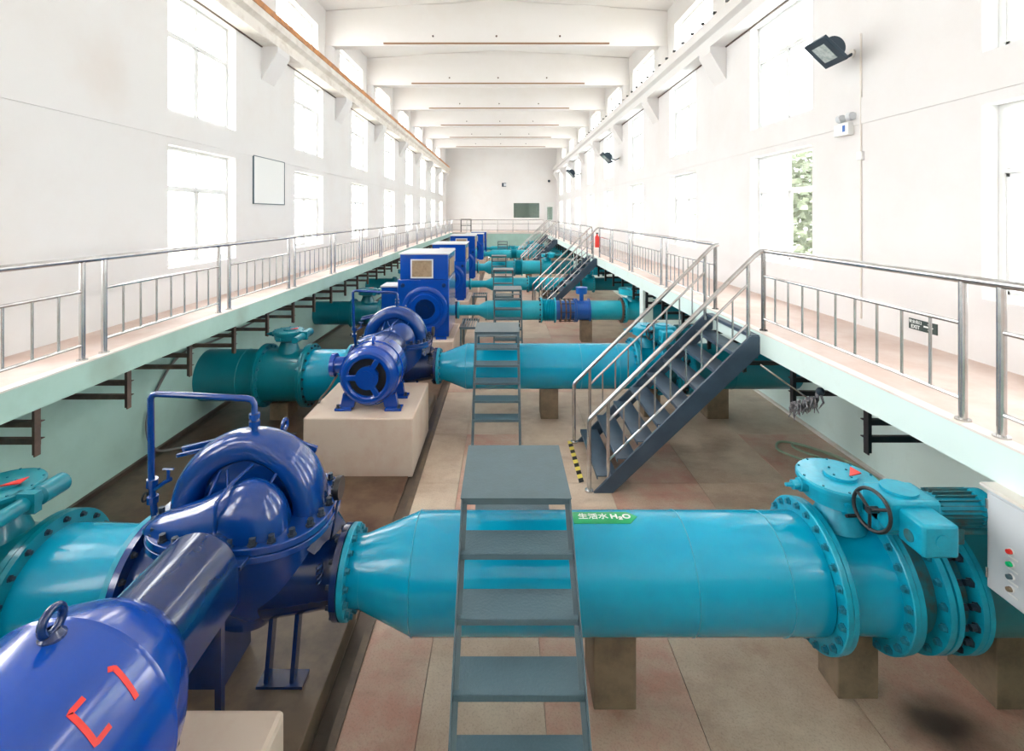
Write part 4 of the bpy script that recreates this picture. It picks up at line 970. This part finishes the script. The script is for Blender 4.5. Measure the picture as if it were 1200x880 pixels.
b = MB(); b.prism(arch(.33, .35), 1, 7.72, 8.16); b.build('hood', NAVY, o, bevel=.012, ang=25)

# ------------------------------------------------------------------ boxy motors
def boxy(y, zt, lbl, pane=True, w0=-2.45, w1=-1.26):
    cx = (w0 + w1) / 2; zl = zt - .58; zb = .74; d = 1.45
    bs = MB(); bs.box(w0 - .1, w1 + .12, y - .25, y + d + .15, -.03, zb); tag(bs.build('motor_base', CONC, None, loc=(cx, y + .6, 0), smooth=False, bevel=.02), 'beige concrete base under %s' % lbl.split(',')[0].replace('boxy blue motor', 'boxy motor') + lbl[lbl.find(','):], 'concrete base')
    o = thing('electric_motor', lbl, 'motor', (cx, y + .6, zb), 'boxy blue high-voltage motors')
    b = MB(); b.box(w0, w1, y, y + d, zb + .04, zl); b.build('frame', MIDB, o, bevel=.02)
    b = MB(); b.box(w0 + .06, w1 - .02, y + .0, y + d + .05, zl + .002, zt); ub = b.build('air_box', MIDB, o, bevel=.012)
    b = MB(); b.box(w0 + .03, w1 + .0, y - .03, y + d + .08, zt, zt + .03); b.build('top_cover', MINTL if False else GREYB, ub, smooth=False)
    b = MB(); xa, xb_ = cx - .26, cx + .2; za = zl + .06; zb2 = zt - .14
    b.box(xa - .03, xb_ + .03, y - .02, y, za - .03, za); b.box(xa - .03, xb_ + .03, y - .02, y, zb2, zb2 + .03); b.box(xa - .03, xa, y - .02, y, za, zb2); b.box(xb_, xb_ + .03, y - .02, y, za, zb2); b.build('vent_frame', GREYB, ub, smooth=False)
    b = MB(); b.box(xa, xb_, y - .012, y - .002, za, zb2); b.build('vent_panel', LOUV, ub, smooth=False)
    b = MB(); b.box(w1 - .02, w1 - .005, y + .2, y + d - .2, za, zb2); b.build('side_vent', LOUV, ub, smooth=False)
    zc = zb + .68; c = (cx + .04, y, zc)
    b = MB(); b.lathe([(.0, .53), (-.03, .53), (-.04, .51), (-.04, .43), (-.02, .41), (-.02, .36), (-.05, .34), (-.05, .24), (.0, .22)], c, 'Y', 48); b.build('end_ring', MIDB, o)
    b = MB(); b.disc(-.012, -.002, .23, c, 'Y', 32); b.disc(-.07, -.012, .1, c, 'Y', 24); 
    for k in range(5): b.obox((c[0] + .15 * cos(k * 1.257), y - .03, zc + .15 * sin(k * 1.257)), (.1, .03, .02), Matrix.Rotation(-k * 1.257, 3, 'Y'))
    b.build('bearing_cover', NAVY, o)
    for x in (w0 + .12, w1 - .12):
        b = MB(); b.lathe([(-.07, .001), (-.07, .035), (-.03, .045), (0, .05)], (x, y, zl - .14), 'Y', 16); b.build('lifting_lug', NAVY, o)
    for x in (w0 + .05, w1 - .3):
        b = MB(); b.box(x, x + .25, y - .08, y + .0, zb, zb + .06); b.box(x, x + .03, y - .07, y, zb + .06, zb + .16); b.box(x + .22, x + .25, y - .07, y, zb + .06, zb + .16); b.build('foot', MIDB, o, smooth=False)
    b = MB(); b.box(w0 - .5, w0, y + .5, y + 1.1, 1.2, 1.86); b.build('cable_box', MIDB, o, bevel=.015)
    b = MB(); b.box(w0 - .52, w0 + .0, y + .48, y + 1.12, 1.86, 1.89); b.build('cable_box_lid', GREYB, o, smooth=False)
    return o
boxy(11.25, 2.69, 'boxy blue motor nearest the camera, beside the second pump')
boxy(16.35, 2.60, 'second boxy blue motor, just behind the nearest boxy one')
boxy(21.8, 2.64, 'third boxy blue motor, with slotted vent')
boxy(30.8, 2.36, 'fourth boxy blue motor, far along the row')
boxy(36.0, 2.3, 'farthest boxy blue motor, near the end wall')

# small steel stand beside the boxy motor
def stand(lbl, x0, x1, y0, y1, z):
    o = thing('steel_stand', lbl, 'stand', ((x0 + x1) / 2, y0, 0))
    for x in (x0, x1):
        for y in (y0, y1): MB().bar((x, y, -.0), (x, y, z), .04, .04).build('leg', LADDER, o, smooth=False)
    b = MB()
    for k in range(7): xx = x0 + (x1 - x0) * k / 6; b.box(xx - .012, xx + .012, y0, y1, z, z + .03)
    b.build('grating', LADDER, o, smooth=False)
    MB().box(x0 - .03, x1 + .03, y0 - .03, y0, z - .02, z + .03).build('edge_bar', LADDER, o, smooth=False); MB().box(x0 - .03, x1 + .03, y1, y1 + .03, z - .02, z + .03).build('edge_bar', LADDER, o, smooth=False)
stand('small grey steel grating stand right of the nearest boxy motor', -1.0, -.64, 11.4, 12.3, .95)
stand('low grey steel stand beside the fourth row pipe', -1.05, -.6, 16.6, 17.3, .8)

# ------------------------------------------------------------------ wall things
def floodlight(y, z, lbl, k=1.0, x=XR):
    o = thing('floodlight', lbl, 'lamp', (x, y, z), 'floodlights on the right wall')
    # lamp arm from the wall; glass faces down and towards the hall
    c = Vector((x - .46 * k, y - .12, z - .02)); n = Vector((-.69, -.04, -.72)).normalized()
    side = Vector((0, 1, 0)); side = (side - n * side.dot(n)).normalized(); upv = n.cross(side)
    rm = Matrix((side, upv, n)).transposed()
    b = MB(); b.obox(c, (.42 * k, .44 * k, .05), rm); f = b.build('front_frame', LAMPH, o, bevel=.008)
    b = MB(); b.obox(c + n * .027, (.24 * k, .26 * k, .008), rm); b.build('glass_front', GLASSF, f, smooth=False)
    w = MB(); w.lathe([(-.15 * k, .001), (-.15 * k, .15 * k), (.15 * k, .15 * k), (.15 * k, .001)], (0, 0, 0), 'X', 24); w2 = MB(); w2.v = [tuple(c - n * .03 + rm @ Vector((v[0], v[1], min(v[2], .0)))) for v in w.v]; w2.f = w.f
    w2.build('housing', LAMPH, o)
    MB().tube([(x, y, z), (x - .14 * k, y, z - .08), c - n * .06], .022, 8).build('mounting_arm', LAMPH, o)
    MB().disc(x - .02, x, .06, (0, y, z), 'X', 16).build('wall_plate', KERB, o)
GLASSF = mat('lamp_glass', (0.35, 0.42, 0.42), 0.1, var=(0.55, 0.62, 0.62), vscale=14, coat=1)
floodlight(6.85, 5.88, 'nearest dark floodlight angled down on the right wall')
floodlight(20.6, 6.0, 'second dark floodlight halfway along the right wall', 1.3)
floodlight(30.8, 6.2, 'far dark floodlight high on the right wall', 1.5)
o = thing('floodlight', 'small dark floodlight on the far end wall', 'lamp', (.2, Y1, 6.3))
MB().box(-.15, .25, Y1 - .25, Y1 - .12, 6.15, 6.5).build('housing', LAMPH, o, smooth=False); MB().box(.02, .25, Y1 - .26, Y1 - .25, 6.2, 6.45).build('glass_front', GREYB, o, smooth=False); MB().tube([(0.05, Y1, 6.3), (.05, Y1 - .13, 6.3)], .03, 8).build('mounting_arm', LAMPH, o)
o = thing('camera_dome', 'tiny dark dome high on the far end wall, right side', 'camera', (4.2, Y1, 6.7)); MB().ell((4.2, Y1 - .1, 6.68), (.12, .12, .12)).build('dome', LAMPH, o); MB().tube([(4.2, Y1, 6.75), (4.2, Y1 - .1, 6.75)], .03, 8).build('mounting_arm', LAMPH, o)
o = thing('emergency_light', 'white twin-head emergency light below the nearest floodlight', 'emergency light', (XR, 6.95, 4.85))
MB().box(XR - .09, XR, 6.82, 7.12, 4.74, 4.92).build('case', UPVC, o, bevel=.01)
for y in (6.86, 7.06):
    b = MB(); b.lathe([(-.09, .055), (-.02, .06), (0.02, .03)], (XR - .06, y, 4.99), 'Y', 16); b.disc(-.095, -.09, .05, (XR - .06, y, 4.99), 'Y', 16); b.build('lamp_head', GREYB, o)
MB().box(XR - .094, XR - .09, 6.88, 6.93, 4.79, 4.88).build('indicator_label', AZURE, o, smooth=False)
o = thing('cable_conduit', 'thin white conduit with switch box running up the right wall', 'conduit', (XR, 6.68, 3))
MB().tube([(XR - .012, 6.68, ZW + .1), (XR - .012, 6.68, 6.1)], .012, 8).build('conduit_tube', KERB, o); MB().box(XR - .04, XR, 6.63, 6.73, 4.36, 4.48).build('switch_box', UPVC, o, bevel=.006)
o = thing('exit_sign', 'dark exit sign with white arrow low on the right wall', 'sign', (XR, 5.7, 2.3))
MB().box(XR - .012, XR, 5.7, 5.89, 2.245, 2.37).build('sign_plate', SIGNK, o, smooth=False); MB().box(XR - .012, XR, 5.51, 5.695, 2.245, 2.37).build('sign_plate', SIGNK, o, smooth=False)
text('安全出口', 'lettering', SIGNW, o, (XR - .0135, 5.795, 2.335), (R(90), 0, R(-90)), .045, .0005, 'CENTER'); text('EXIT', 'lettering', SIGNW, o, (XR - .0135, 5.795, 2.277), (R(90), 0, R(-90)), .06, .001, 'CENTER')
b = MB(); b.box(XR - .015, XR - .012, 5.59, 5.68, 2.3, 2.318)
for s_ in (1, -1): b.prism([(5.605, 2.309 + s_ * .035), (5.628, 2.309 + s_ * .035), (5.575, 2.309), (5.552, 2.309)], 0, XR - .0155, XR - .012)
b.build('arrow', SIGNW, o, smooth=False)
o = thing('notice_board', 'blank white square board with thin grey edge on the left wall', 'board', (XL, 11, 4.3))
MB().box(XL, XL + .02, 10.37, 11.8, 3.86, 4.86).build('panel', UPVC, o, smooth=False)
b = MB(); e = .02; b.box(XL, XL + .03, 10.35, 10.37, 3.84, 4.88); b.box(XL, XL + .03, 11.8, 11.815, 3.84, 4.88); b.box(XL, XL + .03, 10.35, 11.815, 3.84, 3.86); b.box(XL, XL + .03, 10.35, 11.815, 4.865, 4.88); b.build('edge', BROWNI if False else LADDER, o, smooth=False)
o = thing('fire_extinguisher', 'small red extinguisher hung on the railing at the second stair', 'fire extinguisher', (3.3, 17.15, 2.5))
MB().lathe([(2.45, .001), (2.45, .075), (2.82, .075), (2.88, .03), (2.93, .03), (2.93, .001)], (3.3, 17.15, 0), 'Z', 16).build('cylinder', RED, o); MB().box(3.27, 3.33, 17.1, 17.2, 2.93, 2.97).build('valve_head', BLACK, o, smooth=False)
# control cabinet
o = thing('control_cabinet', 'light grey control cabinet with push buttons hung below the right walkway', 'cabinet', (3.4, 2.9, 1.12))
xf = 3.25; MB().box(xf, xf + .24, 2.5, 3.27, 1.12, 1.79).build('case', GREYB, o, bevel=.006)
d_ = MB().box(xf - .012, xf, 2.53, 3.25, 1.14, 1.76).build('door', GREYB, o, bevel=.004)
MB().box(xf - .03, xf + .26, 2.48, 3.29, 1.79, 1.81).build('rain_hood', KERB, o, smooth=False)
for z, m in ((1.47, RED), (1.39, GREENL), (1.31, LADDER), (1.23, CONC2)):
    MB().disc(xf - .02, xf - .012, .021, (0, 3.1, z), 'X', 18).build('button_bezel', UPVC, o); MB().lathe([(xf - .04, .001), (xf - .04, .014), (xf - .02, .016)], (0, 3.1, z), 'X', 16).build('button', m, o)
    MB().box(xf - .0135, xf - .012, 3.06, 3.12, z - .043, z - .033).build('label_strip', UPVC, o, smooth=False)
MB().box(xf - .02, xf - .012, 2.85, 2.98, 1.5, 1.58).build('rotary_switch_plate', UPVC, o, smooth=False); MB().box(xf - .035, xf - .02, 2.86, 2.97, 1.5, 1.525).build('rotary_switch', STEEL, o, smooth=False)
for z in (1.22, 1.68): MB().tube([(xf - .008, 3.262, z - .03), (xf - .008, 3.262, z + .03)], .009, 8).build('hinge', STEEL, o)
# mop under the stair end
o = thing('mop', 'grey rag mop with thin handle tucked under the right walkway bracket', 'mop', (3.4, 5.7, 1.5))
MB().tube([(3.14, 5.95, 1.78), (3.62, 5.75, 1.43)], .011, 8).build('handle', STEEL, o)
MB().ell((3.66, 5.62, 1.57), (.05, .04, .05), 14, 8).build('mop_socket', LAMPH, o)
b = MB(); rn = random.Random(3)
for k in range(46):
    t = rn.random(); p = Vector((3.64 - .32 * t, 5.6 + rn.uniform(-.04, .04), 1.55 - .12 * t)); l = rn.uniform(.08, .2)
    b.tube([p, p + Vector((rn.uniform(-.04, .02), rn.uniform(-.03, .03), -l * .5)), p + Vector((rn.uniform(-.06, .02), rn.uniform(-.04, .04), -l))], [.014, .012, .004], 5)
b.build('mop_strands', MOPG, o, kind='stuff')
# hoses
hp = [(5.1, 6.2, .02), (5.05, 6.9, .02), (4.75, 7.5, .02), (4.4, 7.7, .02), (4.2, 7.45, .025), (4.35, 7.15, .03), (4.7, 6.9, .04), (5.0, 6.2, .04), (5.08, 5.4, .03), (5.1, 4.6, .02), (5.1, 3.6, .02)]
tag(MB().tube(spline(hp), .018, 8).build('garden_hose', HOSEG, None, loc=(4.5, 7.0, 0)), 'looped green hose lying on the floor by the right wall', 'hose')
hp = [(4.98, 5.6, .05), (4.9, 6.6, .05), (4.65, 7.1, .05), (4.45, 7.4, .055), (4.55, 7.55, .05), (4.95, 7.1, .05), (5.05, 6.4, .05), (5.1, 5.2, .05)]
tag(MB().tube(spline(hp), .018, 8).build('garden_hose', HOSEG, None, loc=(4.6, 7.1, 0)), 'inner loop of green hose on top of the coil by the right wall', 'hose')
hp = [(-5.28, 12.5, 1.5), (-5.3, 10.5, 1.35), (-5.3, 9.0, 1.3), (-5.28, 8.0, 1.33), (-5.3, 7.5, 1.0), (-5.28, 7.2, .55), (-5.2, 7.25, .12), (-4.95, 7.5, .02), (-4.5, 7.65, .02), (-4.0, 7.8, .02), (-3.4, 8.0, .02)]
tag(MB().tube(spline(hp), .02, 8).build('rubber_hose', HOSEK, None, loc=(-5.2, 7.5, 0)), 'grey rubber hose hanging on the mint left wall and trailing on the floor', 'hose')
